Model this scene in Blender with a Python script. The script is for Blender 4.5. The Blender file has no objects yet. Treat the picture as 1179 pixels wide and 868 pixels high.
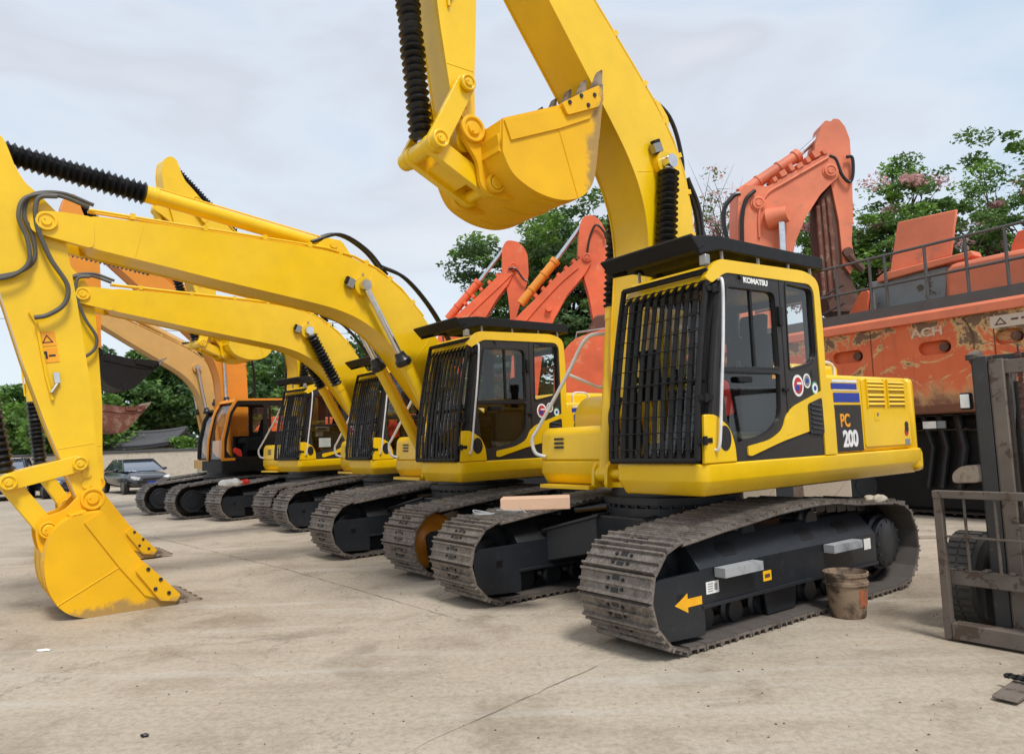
import bpy, bmesh, math, random
import numpy as np
from mathutils import Vector, Matrix, Euler
from mathutils.geometry import tessellate_polygon
R = math.radians
random.seed(7)
SC = bpy.context.scene
COL = SC.collection

# ------------------------------------------------------------------ materials
def nmat(name):
    m = bpy.data.materials.new(name); m.use_nodes = True
    nt = m.node_tree
    return m, nt, nt.nodes['Principled BSDF']
def N(nt, t, **kw):
    n = nt.nodes.new(t)
    for k, v in kw.items():
        if k in n.inputs.keys(): n.inputs[k].default_value = v
        else: setattr(n, k, v)
    return n
def noise(nt, scale, detail=4, rough=.55, coord='Object', dist=0):
    tc = N(nt, 'ShaderNodeTexCoord')
    n = N(nt, 'ShaderNodeTexNoise'); n.inputs['Scale'].default_value = scale
    n.inputs['Detail'].default_value = detail; n.inputs['Roughness'].default_value = rough
    n.inputs['Distortion'].default_value = dist
    nt.links.new(tc.outputs[coord], n.inputs['Vector'])
    return n
def ramp(nt, src, stops, interp='LINEAR'):
    r = N(nt, 'ShaderNodeValToRGB'); r.color_ramp.interpolation = interp
    els = r.color_ramp.elements
    while len(els) < len(stops): els.new(.5)
    for e, (p, c) in zip(els, stops):
        e.position = p; e.color = (c if isinstance(c, tuple) else (c, c, c)) + (1,)
    nt.links.new(src, r.inputs[0]); return r
def mix(nt, f, a, b, mode='MIX'):
    m = N(nt, 'ShaderNodeMix'); m.data_type = 'RGBA'; m.blend_type = mode
    for s, v in ((0, f), (6, a), (7, b)):
        if hasattr(v, 'is_output') or hasattr(v, 'links'): nt.links.new(v, m.inputs[s])
        else: m.inputs[s].default_value = v if s == 0 else tuple(v) + (1,) if len(v) == 3 else v
    return m.outputs[2]
def bump(nt, b, src, strength=.2, dist=.02):
    bn = N(nt, 'ShaderNodeBump'); bn.inputs['Strength'].default_value = strength
    bn.inputs['Distance'].default_value = dist
    nt.links.new(src, bn.inputs['Height']); nt.links.new(bn.outputs[0], b.inputs['Normal'])

def paint(name, col, rough=.38, coat=.25, var=.12, wear=None, wearcol=(.16, .09, .05), scale=2.2, metal=0, spec=.5, orange=.05):
    m, nt, b = nmat(name)
    n = noise(nt, scale, 5, .6)
    dark = tuple(c * (1 - var) for c in col); light = tuple(min(1, c * (1 + var * .5)) for c in col)
    r = ramp(nt, n.outputs[0], [(.3, dark), (.7, light)])
    out = r.outputs[0]
    n3 = noise(nt, 14, 5, .7)
    dm = ramp(nt, n3.outputs[0], [(.58, 0.), (.78, .35)])
    out = mix(nt, dm.outputs[0], out, tuple(c * .75 + .06 for c in col))
    if wear:
        n2 = noise(nt, wear[0], 8, .68, dist=.4)
        m2 = ramp(nt, n2.outputs[0], [(wear[1], 0.), (wear[1] + .025, 1.)])
        out = mix(nt, m2.outputs[0], out, wearcol)
        rr = ramp(nt, m2.outputs[0], [(0, rough), (1, .85)])
        nt.links.new(rr.outputs[0], b.inputs['Roughness'])
    else:
        rr = ramp(nt, n3.outputs[0], [(.3, rough), (.75, min(1, rough + .22))])
        nt.links.new(rr.outputs[0], b.inputs['Roughness'])
    nt.links.new(out, b.inputs['Base Color'])
    b.inputs['Metallic'].default_value = metal
    b.inputs['Coat Weight'].default_value = coat; b.inputs['Coat Roughness'].default_value = .15
    b.inputs['Specular IOR Level'].default_value = spec
    nb = noise(nt, 60, 2, .5); bump(nt, b, nb.outputs[0], orange, .004)
    return m
def plain(name, col, rough=.6, metal=0, coat=0):
    m, nt, b = nmat(name)
    n = noise(nt, 9, 4, .6)
    r = ramp(nt, n.outputs[0], [(.3, tuple(c * .85 for c in col)), (.7, tuple(min(1, c * 1.1) for c in col))])
    nt.links.new(r.outputs[0], b.inputs['Base Color'])
    b.inputs['Roughness'].default_value = rough; b.inputs['Metallic'].default_value = metal
    b.inputs['Coat Weight'].default_value = coat
    return m

M = {}
M['yellow'] = paint('yellow_paint', (.87, .545, .002), .27, .3, .10, spec=.5)
def bucket_paint():
    m = paint('bucket_yellow', (.83, .45, .004), .48, .05, .10, spec=.35); nt = m.node_tree; b = nt.nodes['Principled BSDF']
    src = b.inputs['Base Color'].links[0].from_socket
    tc = N(nt, 'ShaderNodeTexCoord'); sp = N(nt, 'ShaderNodeSeparateXYZ'); nt.links.new(tc.outputs['Object'], sp.inputs[0])
    n = noise(nt, 4.5, 8, .7, dist=.4); ad = N(nt, 'ShaderNodeMath', operation='MULTIPLY_ADD'); nt.links.new(n.outputs[0], ad.inputs[0]); ad.inputs[1].default_value = .34; nt.links.new(sp.outputs[2], ad.inputs[2])
    mr = N(nt, 'ShaderNodeMapRange'); mr.inputs[1].default_value = -.93; mr.inputs[2].default_value = -.87; mr.inputs[3].default_value = .75; mr.inputs[4].default_value = 0; nt.links.new(ad.outputs[0], mr.inputs[0])
    o = mix(nt, mr.outputs[0], src, (.25, .175, .10)); nt.links.new(o, b.inputs['Base Color']); return m
M['deepyellow'] = bucket_paint()
M['orange'] = paint('amber_paint', (.74, .27, .02), .4, .2, .08)
M['tan'] = paint('tan_paint', (.62, .37, .11), .45, .1, .1)
M['red'] = paint('orange_red_paint', (.74, .135, .045), .5, .08, .28, wear=(1.9, .60), wearcol=(.66, .24, .13), scale=1.1)
M['redpale'] = paint('faded_orange_paint', (.72, .20, .10), .55, .05, .25, wear=(2.6, .63), wearcol=(.52, .20, .12), scale=.9)
M['black'] = paint('black_paint', (.008, .008, .009), .5, .05, .2, spec=.3)
M['charcoal'] = paint('charcoal_paint', (.028, .025, .024), .42, .1, .15, spec=.4)
M['frame'] = paint('undercarriage_paint', (.014, .017, .022), .45, .1, .3, wear=(5, .72), wearcol=(.06, .055, .05))
M['rubber'] = plain('rubber', (.008, .008, .009), .36)
M['greyrubber'] = plain('weathered_hose', (.09, .085, .075), .6)
M['chrome'] = plain('chrome', (.7, .7, .72), .18, 1)
M['steel'] = plain('dull_steel', (.35, .34, .32), .42, .8)
M['white'] = plain('white_wrap', (.68, .69, .70), .5)
M['plastic'] = plain('milky_wrap', (.66, .67, .68), .35, 0, .3)
M['blue'] = plain('decal_blue', (.012, .045, .33), .4)
M['decalwhite'] = plain('decal_white', (.82, .82, .80), .45)
M['decalblack'] = plain('decal_black', (.018, .018, .02), .4)
M['decalorange'] = plain('decal_orange', (.88, .36, .015), .45)
M['arrow'] = plain('arrow_decal', (.90, .44, .015), .4)
M['decalyellow'] = plain('decal_yellow', (.9, .5, .01), .45)
M['decalred'] = plain('decal_red', (.5, .03, .03), .5)
M['decalgreen'] = plain('decal_green', (.05, .25, .12), .5)
M['seat'] = plain('seat_fabric', (.007, .008, .009), .95)
M['seat'].node_tree.nodes['Principled BSDF'].inputs['Specular IOR Level'].default_value = .15
M['redcloth'] = plain('red_cloth', (.65, .035, .02), .9)
M['beige'] = plain('beige_panel', (.22, .2, .16), .7)
M['grey'] = paint('grey_paint', (.23, .25, .26), .5, .1, .15, wear=(3, .62), wearcol=(.1, .08, .06))
M['railgrey'] = paint('rail_paint', (.085, .082, .083), .55, .05, .2, wear=(9, .62), wearcol=(.16, .09, .06))

def track_steel():
    m, nt, b = nmat('track_steel')
    n = noise(nt, 7, 6, .7); n2 = noise(nt, 40, 4, .7)
    r = ramp(nt, n.outputs[0], [(.28, (.055, .047, .042)), (.5, (.155, .132, .115)), (.75, (.27, .235, .205))])
    o = mix(nt, ramp(nt, n2.outputs[0], [(.45, 0.), (.75, .6)]).outputs[0], r.outputs[0], (.38, .34, .30))
    nt.links.new(o, b.inputs['Base Color']); b.inputs['Roughness'].default_value = .55
    b.inputs['Metallic'].default_value = .35
    bump(nt, b, n2.outputs[0], .3, .01)
    return m
M['track'] = track_steel()
M['liner'] = plain('inner_track_steel', (.115, .10, .09), .7, .2)
M['darktrack'] = plain('dark_track_steel', (.045, .036, .032), .7, .2)

def dirt_bucket(name, base, dirt, lo=.45):
    m, nt, b = nmat(name)
    tc = N(nt, 'ShaderNodeTexCoord'); n = noise(nt, 5, 8, .7, dist=.6)
    m2 = ramp(nt, n.outputs[0], [(lo, 0.), (lo + .12, 1.)])
    o = mix(nt, m2.outputs[0], base, dirt)
    nt.links.new(o, b.inputs['Base Color']); b.inputs['Roughness'].default_value = .75
    bump(nt, b, n.outputs[0], .4, .02)
    return m
M['tooth'] = dirt_bucket('worn_tooth_steel', (.30, .24, .18), (.13, .09, .06))
M['rustbucket'] = dirt_bucket('rusty_bucket', (.16, .055, .035), (.28, .17, .12), .5)
M['rustdark'] = dirt_bucket('dark_rusty_plate', (.10, .045, .03), (.19, .10, .065), .55)
M['woodblock'] = dirt_bucket('timber', (.62, .40, .27), (.5, .3, .2), .6)
M['paleblock'] = dirt_bucket('pale_steel_block', (.42, .36, .29), (.2, .15, .11), .58)

def chipped():
    m, nt, b = nmat('chipped_orange_paint')
    n0 = noise(nt, 1.2, 4, .6)
    base = ramp(nt, n0.outputs[0], [(.3, (.60, .11, .035)), (.7, (.70, .16, .055))]).outputs[0]
    n = noise(nt, .85, 10, .72, dist=.9)
    cream = ramp(nt, n.outputs[0], [(.535, 0.), (.548, 1.)]).outputs[0]
    rust = ramp(nt, n.outputs[0], [(.565, 0.), (.590, .85)]).outputs[0]
    o = mix(nt, cream, base, (.62, .40, .17)); o = mix(nt, rust, o, (.085, .042, .03))
    # rust streaks and a rusty belly near the lower edge (wear with its own height)
    tc = N(nt, 'ShaderNodeTexCoord'); sp = N(nt, 'ShaderNodeSeparateXYZ'); nt.links.new(tc.outputs['Object'], sp.inputs[0])
    n3 = noise(nt, 2.1, 8, .7, dist=.5)
    ad = N(nt, 'ShaderNodeMath', operation='MULTIPLY_ADD'); nt.links.new(n3.outputs[0], ad.inputs[0]); ad.inputs[1].default_value = 1.0
    nt.links.new(sp.outputs[2], ad.inputs[2])
    rm = ramp(nt, ad.outputs[0], [(.0, 1.), (1., 0.)])
    mr = N(nt, 'ShaderNodeMapRange'); mr.inputs[1].default_value = 2.42; mr.inputs[2].default_value = 2.62
    mr.inputs[3].default_value = 1; mr.inputs[4].default_value = 0
    nt.links.new(ad.outputs[0], mr.inputs[0])
    mr2 = N(nt, 'ShaderNodeMapRange'); mr2.inputs[1].default_value = 2.52; mr2.inputs[2].default_value = 2.78
    mr2.inputs[3].default_value = .8; mr2.inputs[4].default_value = 0
    nt.links.new(ad.outputs[0], mr2.inputs[0])
    o = mix(nt, mr2.outputs[0], o, (.55, .36, .16)); o = mix(nt, mr.outputs[0], o, (.20, .085, .05))
    n5 = noise(nt, 2.7, 9, .72, dist=.7)
    sb = N(nt, 'ShaderNodeMath', operation='SUBTRACT'); nt.links.new(sp.outputs[2], sb.inputs[0]); sb.inputs[1].default_value = 3.27
    ab = N(nt, 'ShaderNodeMath', operation='ABSOLUTE'); nt.links.new(sb.outputs[0], ab.inputs[0])
    ma = N(nt, 'ShaderNodeMath', operation='MULTIPLY_ADD'); nt.links.new(ab.outputs[0], ma.inputs[0]); ma.inputs[1].default_value = -.55; nt.links.new(n5.outputs[0], ma.inputs[2])
    o = mix(nt, ramp(nt, ma.outputs[0], [(.455, 0.), (.468, 1.)]).outputs[0], o, (.60, .38, .17)); o = mix(nt, ramp(nt, ma.outputs[0], [(.485, 0.), (.510, .85)]).outputs[0], o, (.075, .038, .028))
    # thin runs of rust
    mp2 = N(nt, 'ShaderNodeMapping'); mp2.inputs['Scale'].default_value = (9, 9, .8); nt.links.new(tc.outputs['Object'], mp2.inputs[0])
    n6 = N(nt, 'ShaderNodeTexNoise'); n6.inputs['Scale'].default_value = 1.; n6.inputs['Detail'].default_value = 5; nt.links.new(mp2.outputs[0], n6.inputs['Vector'])
    o = mix(nt, ramp(nt, n6.outputs[0], [(.56, 0.), (.74, .55)]).outputs[0], o, (.24, .085, .045))
    nt.links.new(o, b.inputs['Base Color']); b.inputs['Roughness'].default_value = .6
    bump(nt, b, n.outputs[0], .25, .03)
    return m
M['chipped'] = chipped()

def glass(name, tint=(.55, .6, .6), fac=.16):
    m = bpy.data.materials.new(name); m.use_nodes = True; nt = m.node_tree
    nt.nodes.clear()
    o = N(nt, 'ShaderNodeOutputMaterial'); t = N(nt, 'ShaderNodeBsdfTransparent'); g = N(nt, 'ShaderNodeBsdfGlossy')
    t.inputs[0].default_value = tint + (1,); g.inputs['Roughness'].default_value = .03
    lw = N(nt, 'ShaderNodeLayerWeight'); lw.inputs[0].default_value = .5
    pw = N(nt, 'ShaderNodeMath', operation='POWER'); nt.links.new(lw.outputs['Facing'], pw.inputs[0]); pw.inputs[1].default_value = 3.5
    ad = N(nt, 'ShaderNodeMath', operation='MULTIPLY_ADD'); ad.inputs[1].default_value = .75; ad.inputs[2].default_value = fac; nt.links.new(pw.outputs[0], ad.inputs[0])
    mx = N(nt, 'ShaderNodeMixShader'); nt.links.new(ad.outputs[0], mx.inputs[0])
    nt.links.new(t.outputs[0], mx.inputs[1]); nt.links.new(g.outputs[0], mx.inputs[2]); nt.links.new(mx.outputs[0], o.inputs[0])
    return m
M['glass'] = glass('cab_glass', (.80, .84, .83), .075)
M['darkglass'] = glass('tinted_glass', (.10, .11, .12), .10)

def concrete():
    m, nt, b = nmat('yard_concrete')
    big = noise(nt, .22, 6, .62, dist=.3); mid = noise(nt, 1.3, 8, .68, dist=.5); fine = noise(nt, 22, 8, .75)
    base = ramp(nt, big.outputs[0], [(.25, (.34, .285, .215)), (.5, (.44, .38, .30)), (.78, (.52, .46, .375))]).outputs[0]
    m1 = ramp(nt, mid.outputs[0], [(.30, (.70, .67, .63)), (.5, (1, 1, 1)), (.75, (1.0, .99, .97))]).outputs[0]
    o = mix(nt, 1., base, m1, 'MULTIPLY')
    m2 = ramp(nt, fine.outputs[0], [(.28, (.66, .64, .62)), (.55, (1, 1, 1)), (.72, (1.08, 1.08, 1.07))]).outputs[0]
    o = mix(nt, 1., o, m2, 'MULTIPLY')
    micro = noise(nt, 85, 4, .7); m4 = ramp(nt, micro.outputs[0], [(.30, (.72, .70, .68)), (.46, (1, 1, 1))]).outputs[0]; o = mix(nt, 1., o, m4, 'MULTIPLY')
    # oil and tyre stains
    st = noise(nt, .55, 5, .6, dist=1.4)
    s1 = ramp(nt, st.outputs[0], [(.62, 0.), (.74, .5)]).outputs[0]
    o = mix(nt, s1, o, (.20, .16, .12))
    st2 = noise(nt, 3.1, 4, .55, dist=.8)
    s2 = ramp(nt, st2.outputs[0], [(.70, 0.), (.76, .55)]).outputs[0]
    o = mix(nt, s2, o, (.12, .10, .085))
    # dirt swept along the driving direction
    tc = N(nt, 'ShaderNodeTexCoord'); mp = N(nt, 'ShaderNodeMapping'); mp.inputs['Rotation'].default_value = (0, 0, R(25)); mp.inputs['Scale'].default_value = (.25, 2.4, 1)
    nt.links.new(tc.outputs['Object'], mp.inputs[0])
    sw = N(nt, 'ShaderNodeTexNoise'); sw.inputs['Scale'].default_value = 1.6; sw.inputs['Detail'].default_value = 7
    nt.links.new(mp.outputs[0], sw.inputs['Vector'])
    s3 = ramp(nt, sw.outputs[0], [(.56, 0.), (.74, .30)]).outputs[0]
    o = mix(nt, s3, o, (.20, .155, .11))
    s4 = ramp(nt, sw.outputs[0], [(.32, .35), (.44, 0.)]).outputs[0]
    o = mix(nt, s4, o, (.50, .47, .42))
    # cracks
    wob = noise(nt, 1.1, 6, .7)
    add = N(nt, 'ShaderNodeVectorMath', operation='MULTIPLY_ADD'); add.inputs[1].default_value = (1.1, 1.1, 0)
    nt.links.new(wob.outputs['Color'], add.inputs[0]); nt.links.new(tc.outputs['Object'], add.inputs[2])
    vo = N(nt, 'ShaderNodeTexVoronoi', feature='DISTANCE_TO_EDGE'); vo.inputs['Scale'].default_value = .23
    nt.links.new(add.outputs[0], vo.inputs['Vector'])
    cr = ramp(nt, vo.outputs[0], [(0., .45), (.004, .0)]).outputs[0]
    brk = ramp(nt, big.outputs[0], [(.42, 0.), (.52, 1.)]).outputs[0]
    crm = mix(nt, 1., cr, brk, 'MULTIPLY')
    o = mix(nt, crm, o, (.085, .07, .055))
    nt.links.new(o, b.inputs['Base Color'])
    rr = ramp(nt, mid.outputs[0], [(.3, .6), (.7, .88)]); nt.links.new(rr.outputs[0], b.inputs['Roughness'])
    b.inputs['Specular IOR Level'].default_value = .3
    mx = mix(nt, .5, fine.outputs[0], mid.outputs[0])
    bump(nt, b, mx, .45, .02)
    return m
M['concrete'] = concrete()

def leafmat(name, c1, c2):
    m, nt, b = nmat(name)
    gi = N(nt, 'ShaderNodeNewGeometry')
    r = ramp(nt, gi.outputs['Random Per Island'], [(0., c1), (1., c2)])
    nt.links.new(r.outputs[0], b.inputs['Base Color']); b.inputs['Roughness'].default_value = .6
    tr = N(nt, 'ShaderNodeBsdfTranslucent'); nt.links.new(r.outputs[0], tr.inputs[0])
    mx = N(nt, 'ShaderNodeMixShader'); mx.inputs[0].default_value = .3
    nt.links.new(b.outputs[0], mx.inputs[1]); nt.links.new(tr.outputs[0], mx.inputs[2])
    nt.links.new(mx.outputs[0], nt.nodes['Material Output'].inputs[0])
    return m
M['leaf'] = leafmat('leaf_green', (.05, .12, .022), (.15, .27, .06))
M['leafdark'] = leafmat('leaf_dark_green', (.035, .085, .03), (.10, .185, .06))
M['leafbright'] = leafmat('leaf_bright_green', (.09, .19, .025), (.20, .36, .06))
M['blossom'] = leafmat('pink_blossom', (.58, .27, .28), (.78, .55, .54))
M['bark'] = plain('bark', (.10, .075, .055), .9)

# ------------------------------------------------------------------ mesh helpers
def boss(mb, x, z, y, r, s):
    mb.lathe([(0, r), (.03, r), (.035, r * .94), (.035, r * .76), (.02, r * .72), (.02, r * .5), (.042, r * .46), (.042, r * .05)], (x, y, z), (0, s, 0), 28)
    mb.cyl((x + r * .25, y, z + r * .1), (x + r * .25, y + s * .05, z + r * .1), r * .1, seg=6)
class MB:
    def __init__(s): s.v = []; s.f = []; s.mi = []; s.m = 0
    def add(s, vs, fs):
        o = len(s.v); s.v += [tuple(p) for p in vs]
        for f in fs: s.f.append(tuple(i + o for i in f)); s.mi.append(s.m)
        return s
    def box(s, c, d, rot=None):
        vs = [Vector((x * d[0] / 2, y * d[1] / 2, z * d[2] / 2)) for x in (-1, 1) for y in (-1, 1) for z in (-1, 1)]
        if rot: e = Euler(rot).to_matrix(); vs = [e @ v for v in vs]
        return s.add([v + Vector(c) for v in vs], [(0, 1, 3, 2), (4, 6, 7, 5), (0, 4, 5, 1), (2, 3, 7, 6), (0, 2, 6, 4), (1, 5, 7, 3)])
    def bb(s, x0, x1, y0, y1, z0, z1): return s.box(((x0 + x1) / 2, (y0 + y1) / 2, (z0 + z1) / 2), (abs(x1 - x0), abs(y1 - y0), abs(z1 - z0)))
    def prism(s, poly, lo, hi, axis='y', holes=()):
        loops = [list(poly)] + [list(h) for h in holes]
        def mp(p, t):
            return {'y': (p[0], t, p[1]), 'x': (t, p[0], p[1]), 'z': (p[0], p[1], t)}[axis]
        flat = [p for l in loops for p in l]; n = len(flat)
        tris = tessellate_polygon([[Vector((p[0], p[1], 0)) for p in l] for l in loops])
        vs = [mp(p, lo) for p in flat] + [mp(p, hi) for p in flat]
        fs = [tuple(t) for t in tris] + [tuple(i + n for i in reversed(t)) for t in tris]
        if not holes: fs = [tuple(range(n)), tuple(reversed(range(n, 2 * n)))] if convex(flat) else fs
        o = 0
        for l in loops:
            k = len(l)
            for i in range(k): j = (i + 1) % k; fs.append((o + i, o + j, o + j + n, o + i + n))
            o += k
        return s.add(vs, fs)
    def cyl(s, p0, p1, r0, r1=None, seg=20, caps=True):
        r1 = r0 if r1 is None else r1
        p0, p1 = Vector(p0), Vector(p1); q = (p1 - p0).to_track_quat('Z', 'Y')
        vs = []
        for p, r in ((p0, r0), (p1, r1)):
            for i in range(seg):
                a = 2 * math.pi * i / seg; vs.append(p + q @ Vector((r * math.cos(a), r * math.sin(a), 0)))
        fs = [(i, (i + 1) % seg, (i + 1) % seg + seg, i + seg) for i in range(seg)]
        if caps: fs += [tuple(reversed(range(seg))), tuple(range(seg, 2 * seg))]
        return s.add(vs, fs)
    def lathe(s, prof, p0, d, seg=24):
        p0 = Vector(p0); q = Vector(d).normalized().to_track_quat('Z', 'Y'); vs = []; fs = []
        for t, r in prof:
            for i in range(seg):
                a = 2 * math.pi * i / seg; vs.append(p0 + q @ Vector((r * math.cos(a), r * math.sin(a), t)))
        for k in range(len(prof) - 1):
            for i in range(seg):
                j = (i + 1) % seg; fs.append((k * seg + i, k * seg + j, (k + 1) * seg + j, (k + 1) * seg + i))
        fs += [tuple(reversed(range(seg))), tuple(range((len(prof) - 1) * seg, len(prof) * seg))]
        return s.add(vs, fs)
    def tube(s, pts, r, seg=8, r1=None):
        pts = [Vector(p) for p in pts]; n = len(pts); vs = []; fs = []; up = None
        for k, p in enumerate(pts):
            t = (pts[min(k + 1, n - 1)] - pts[max(k - 1, 0)]).normalized()
            if up is None: up = t.orthogonal().normalized()
            up = (up - t * up.dot(t)).normalized(); w = t.cross(up)
            rr = r if r1 is None else r + (r1 - r) * k / (n - 1)
            for i in range(seg):
                a = 2 * math.pi * i / seg; vs.append(p + up * rr * math.cos(a) + w * rr * math.sin(a))
        for k in range(n - 1):
            for i in range(seg):
                j = (i + 1) % seg; fs.append((k * seg + i, k * seg + j, (k + 1) * seg + j, (k + 1) * seg + i))
        fs += [tuple(reversed(range(seg))), tuple(range((n - 1) * seg, n * seg))]
        return s.add(vs, fs)
def offset_poly(p, d):
    n = len(p); ar = sum(p[i][0] * p[(i + 1) % n][1] - p[(i + 1) % n][0] * p[i][1] for i in range(n)); sg = 1 if ar > 0 else -1; out = []
    for i in range(n):
        t = (Vector(p[(i + 1) % n]) - Vector(p[i - 1])).normalized(); nn = Vector((-t.y, t.x)) * sg; out.append((p[i][0] + nn.x * d, p[i][1] + nn.y * d))
    return out
def skirt(mb, poly, rings):
    """closed wall of a deck: rings of (z, inset)"""
    n = len(poly); vs = []; 
    for z, d in rings: vs += [(x, y, z) for x, y in (offset_poly(poly, d) if d else poly)]
    fs = [(k * n + i, k * n + (i + 1) % n, (k + 1) * n + (i + 1) % n, (k + 1) * n + i) for k in range(len(rings) - 1) for i in range(n)]
    tr = tessellate_polygon([[Vector((x, y, 0)) for x, y in poly]]); m_ = (len(rings) - 1) * n
    fs += [tuple(t) for t in tr] + [tuple(i + m_ for i in reversed(t)) for t in tr]
    return mb.add(vs, fs)
def convex(p):
    sg = 0; n = len(p)
    for i in range(n):
        a, b, c = p[i], p[(i + 1) % n], p[(i + 2) % n]
        z = (b[0] - a[0]) * (c[1] - b[1]) - (b[1] - a[1]) * (c[0] - b[0])
        if abs(z) < 1e-9: continue
        if sg == 0: sg = 1 if z > 0 else -1
        elif (z > 0) != (sg > 0): return False
    return True
def rnd(poly, r, seg=4):
    """round the corners of a polygon; r is a number or one per corner"""
    out = []; n = len(poly)
    for i in range(n):
        a, b, c = Vector(poly[i - 1]), Vector(poly[i]), Vector(poly[(i + 1) % n])
        ri = r[i] if isinstance(r, (list, tuple)) else r
        u, w = (a - b), (c - b); ri = min(ri, u.length * .45, w.length * .45)
        if ri <= 1e-4: out.append(tuple(b)); continue
        p, q = b + u.normalized() * ri, b + w.normalized() * ri
        for k in range(seg + 1):
            t = k / seg; out.append(tuple(p * (1 - t) ** 2 + b * 2 * t * (1 - t) + q * t * t))
    return out
def disc(cx, cz, r, n=24, rz=None):
    return [(cx + r * math.cos(2 * math.pi * i / n), cz + (rz or r) * math.sin(2 * math.pi * i / n)) for i in range(n)]
def smooth_path(pts, sub=6):
    pts = [Vector(p) for p in pts]; out = []
    P = [pts[0] * 2 - pts[1]] + pts + [pts[-1] * 2 - pts[-2]]
    for i in range(1, len(P) - 2):
        a, b, c, d = P[i - 1:i + 3]
        for k in range(sub):
            t = k / sub
            out.append(.5 * ((2 * b) + (c - a) * t + (2 * a - 5 * b + 4 * c - d) * t * t + (3 * b - 3 * c + d - a) * t ** 3))
    return out + [pts[-1]]
def mesh(name, mb, mats, smooth=35):
    me = bpy.data.meshes.new(name); me.from_pydata(mb.v, [], mb.f)
    for m in (mats if isinstance(mats, (list, tuple)) else [mats]): me.materials.append(M[m] if isinstance(m, str) else m)
    me.polygons.foreach_set('material_index', mb.mi)
    bm = bmesh.new(); bm.from_mesh(me); bmesh.ops.recalc_face_normals(bm, faces=bm.faces); bm.to_mesh(me); bm.free()
    if smooth:
        me.polygons.foreach_set('use_smooth', [True] * len(me.polygons)); me.set_sharp_from_angle(angle=R(smooth))
    me.update(); return me
def link(name, me, parent=None, loc=(0, 0, 0), rot=(0, 0, 0), bevel=0):
    o = bpy.data.objects.new(name, me); COL.objects.link(o); o.parent = parent
    o.location = loc; o.rotation_euler = rot
    if bevel:
        b = o.modifiers.new('bevel', 'BEVEL'); b.width = bevel; b.segments = 2; b.limit_method = 'ANGLE'; b.angle_limit = R(40)
        b.harden_normals = False
    return o
def obj(name, mb, mats, parent=None, bevel=0, smooth=35, loc=(0, 0, 0), rot=(0, 0, 0)):
    return link(name, mesh(name, mb, mats, smooth), parent, loc, rot, bevel)
def tag(o, label, cat, group=None, kind=None):
    if label: o['label'] = label
    if cat: o['category'] = cat
    if group: o['group'] = group
    if kind: o['kind'] = kind
    return o
def thing(name, label, cat, loc=(0, 0, 0), rz=0, group=None):
    o = bpy.data.objects.new(name, None); COL.objects.link(o); o.empty_display_size = .3
    o.location = loc; o.rotation_euler = (0, 0, rz); return tag(o, label, cat, group)
def copy_tree(o, parent=None):
    c = o.copy(); COL.objects.link(c); c.parent = parent
    for ch in list(o.children): copy_tree(ch, c)
    return c
def text_mesh(name, txt, size, ext=.002, sx=1, bold=0, spacing=1):
    cu = bpy.data.curves.new(name, 'FONT'); cu.body = txt; cu.size = size; cu.extrude = ext; cu.offset = bold
    cu.space_character = spacing; cu.align_x = 'CENTER'; cu.align_y = 'CENTER'
    t = bpy.data.objects.new(name, cu); COL.objects.link(t)
    bpy.context.view_layer.update(); dg = bpy.context.evaluated_depsgraph_get()
    me = bpy.data.meshes.new_from_object(t.evaluated_get(dg)); bpy.data.objects.remove(t); bpy.data.curves.remove(cu)
    for v in me.vertices: v.co.x *= sx
    return me
SIDE = Matrix(((-1, 0, 0), (0, 0, 1), (0, 1, 0)))     # lettering on a machine's left side: reads rearwards, faces +y
def side_text(name, txt, size, x, z, y, mat, parent, sx=1, bold=0, spacing=1):
    me = text_mesh(name, txt, size, .002, sx, bold, spacing); me.materials.clear(); me.materials.append(M[mat])
    me.transform(SIDE.to_4x4()); return link(name, me, parent, (x, y, z))

# ------------------------------------------------------------------ camera (solved from the machines' known sizes)
F, PITCH, ROLL, CH, W, H = 837.62, 5.041, -2.183, 1.589, 1179, 868
p, r = R(PITCH), R(ROLL)
FW = Vector((0, math.cos(p), math.sin(p))); UP = Vector((0, -math.sin(p), math.cos(p))); RT = Vector((1, 0, 0))
CR = RT * math.cos(r) + UP * math.sin(r); CU = UP * math.cos(r) - RT * math.sin(r)
cam = bpy.data.objects.new('camera', bpy.data.cameras.new('camera')); COL.objects.link(cam)
mw = Matrix((CR, CU, -FW)).transposed().to_4x4(); mw.translation = (0, 0, CH); cam.matrix_world = mw
cam.data.sensor_width = 36; cam.data.lens = 36 * F / W; cam.data.clip_end = 3000; cam.data.clip_start = .05
SC.camera = cam
def at(px, py, Y=None, z=None):
    """the place seen at a pixel of the photograph, at distance Y or height z"""
    d = FW + CR * (px - W / 2) / F - CU * (py - H / 2) / F
    t = Y / d.y if Y is not None else (z - CH) / d.z
    return Vector((0, 0, CH)) + d * t

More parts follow.
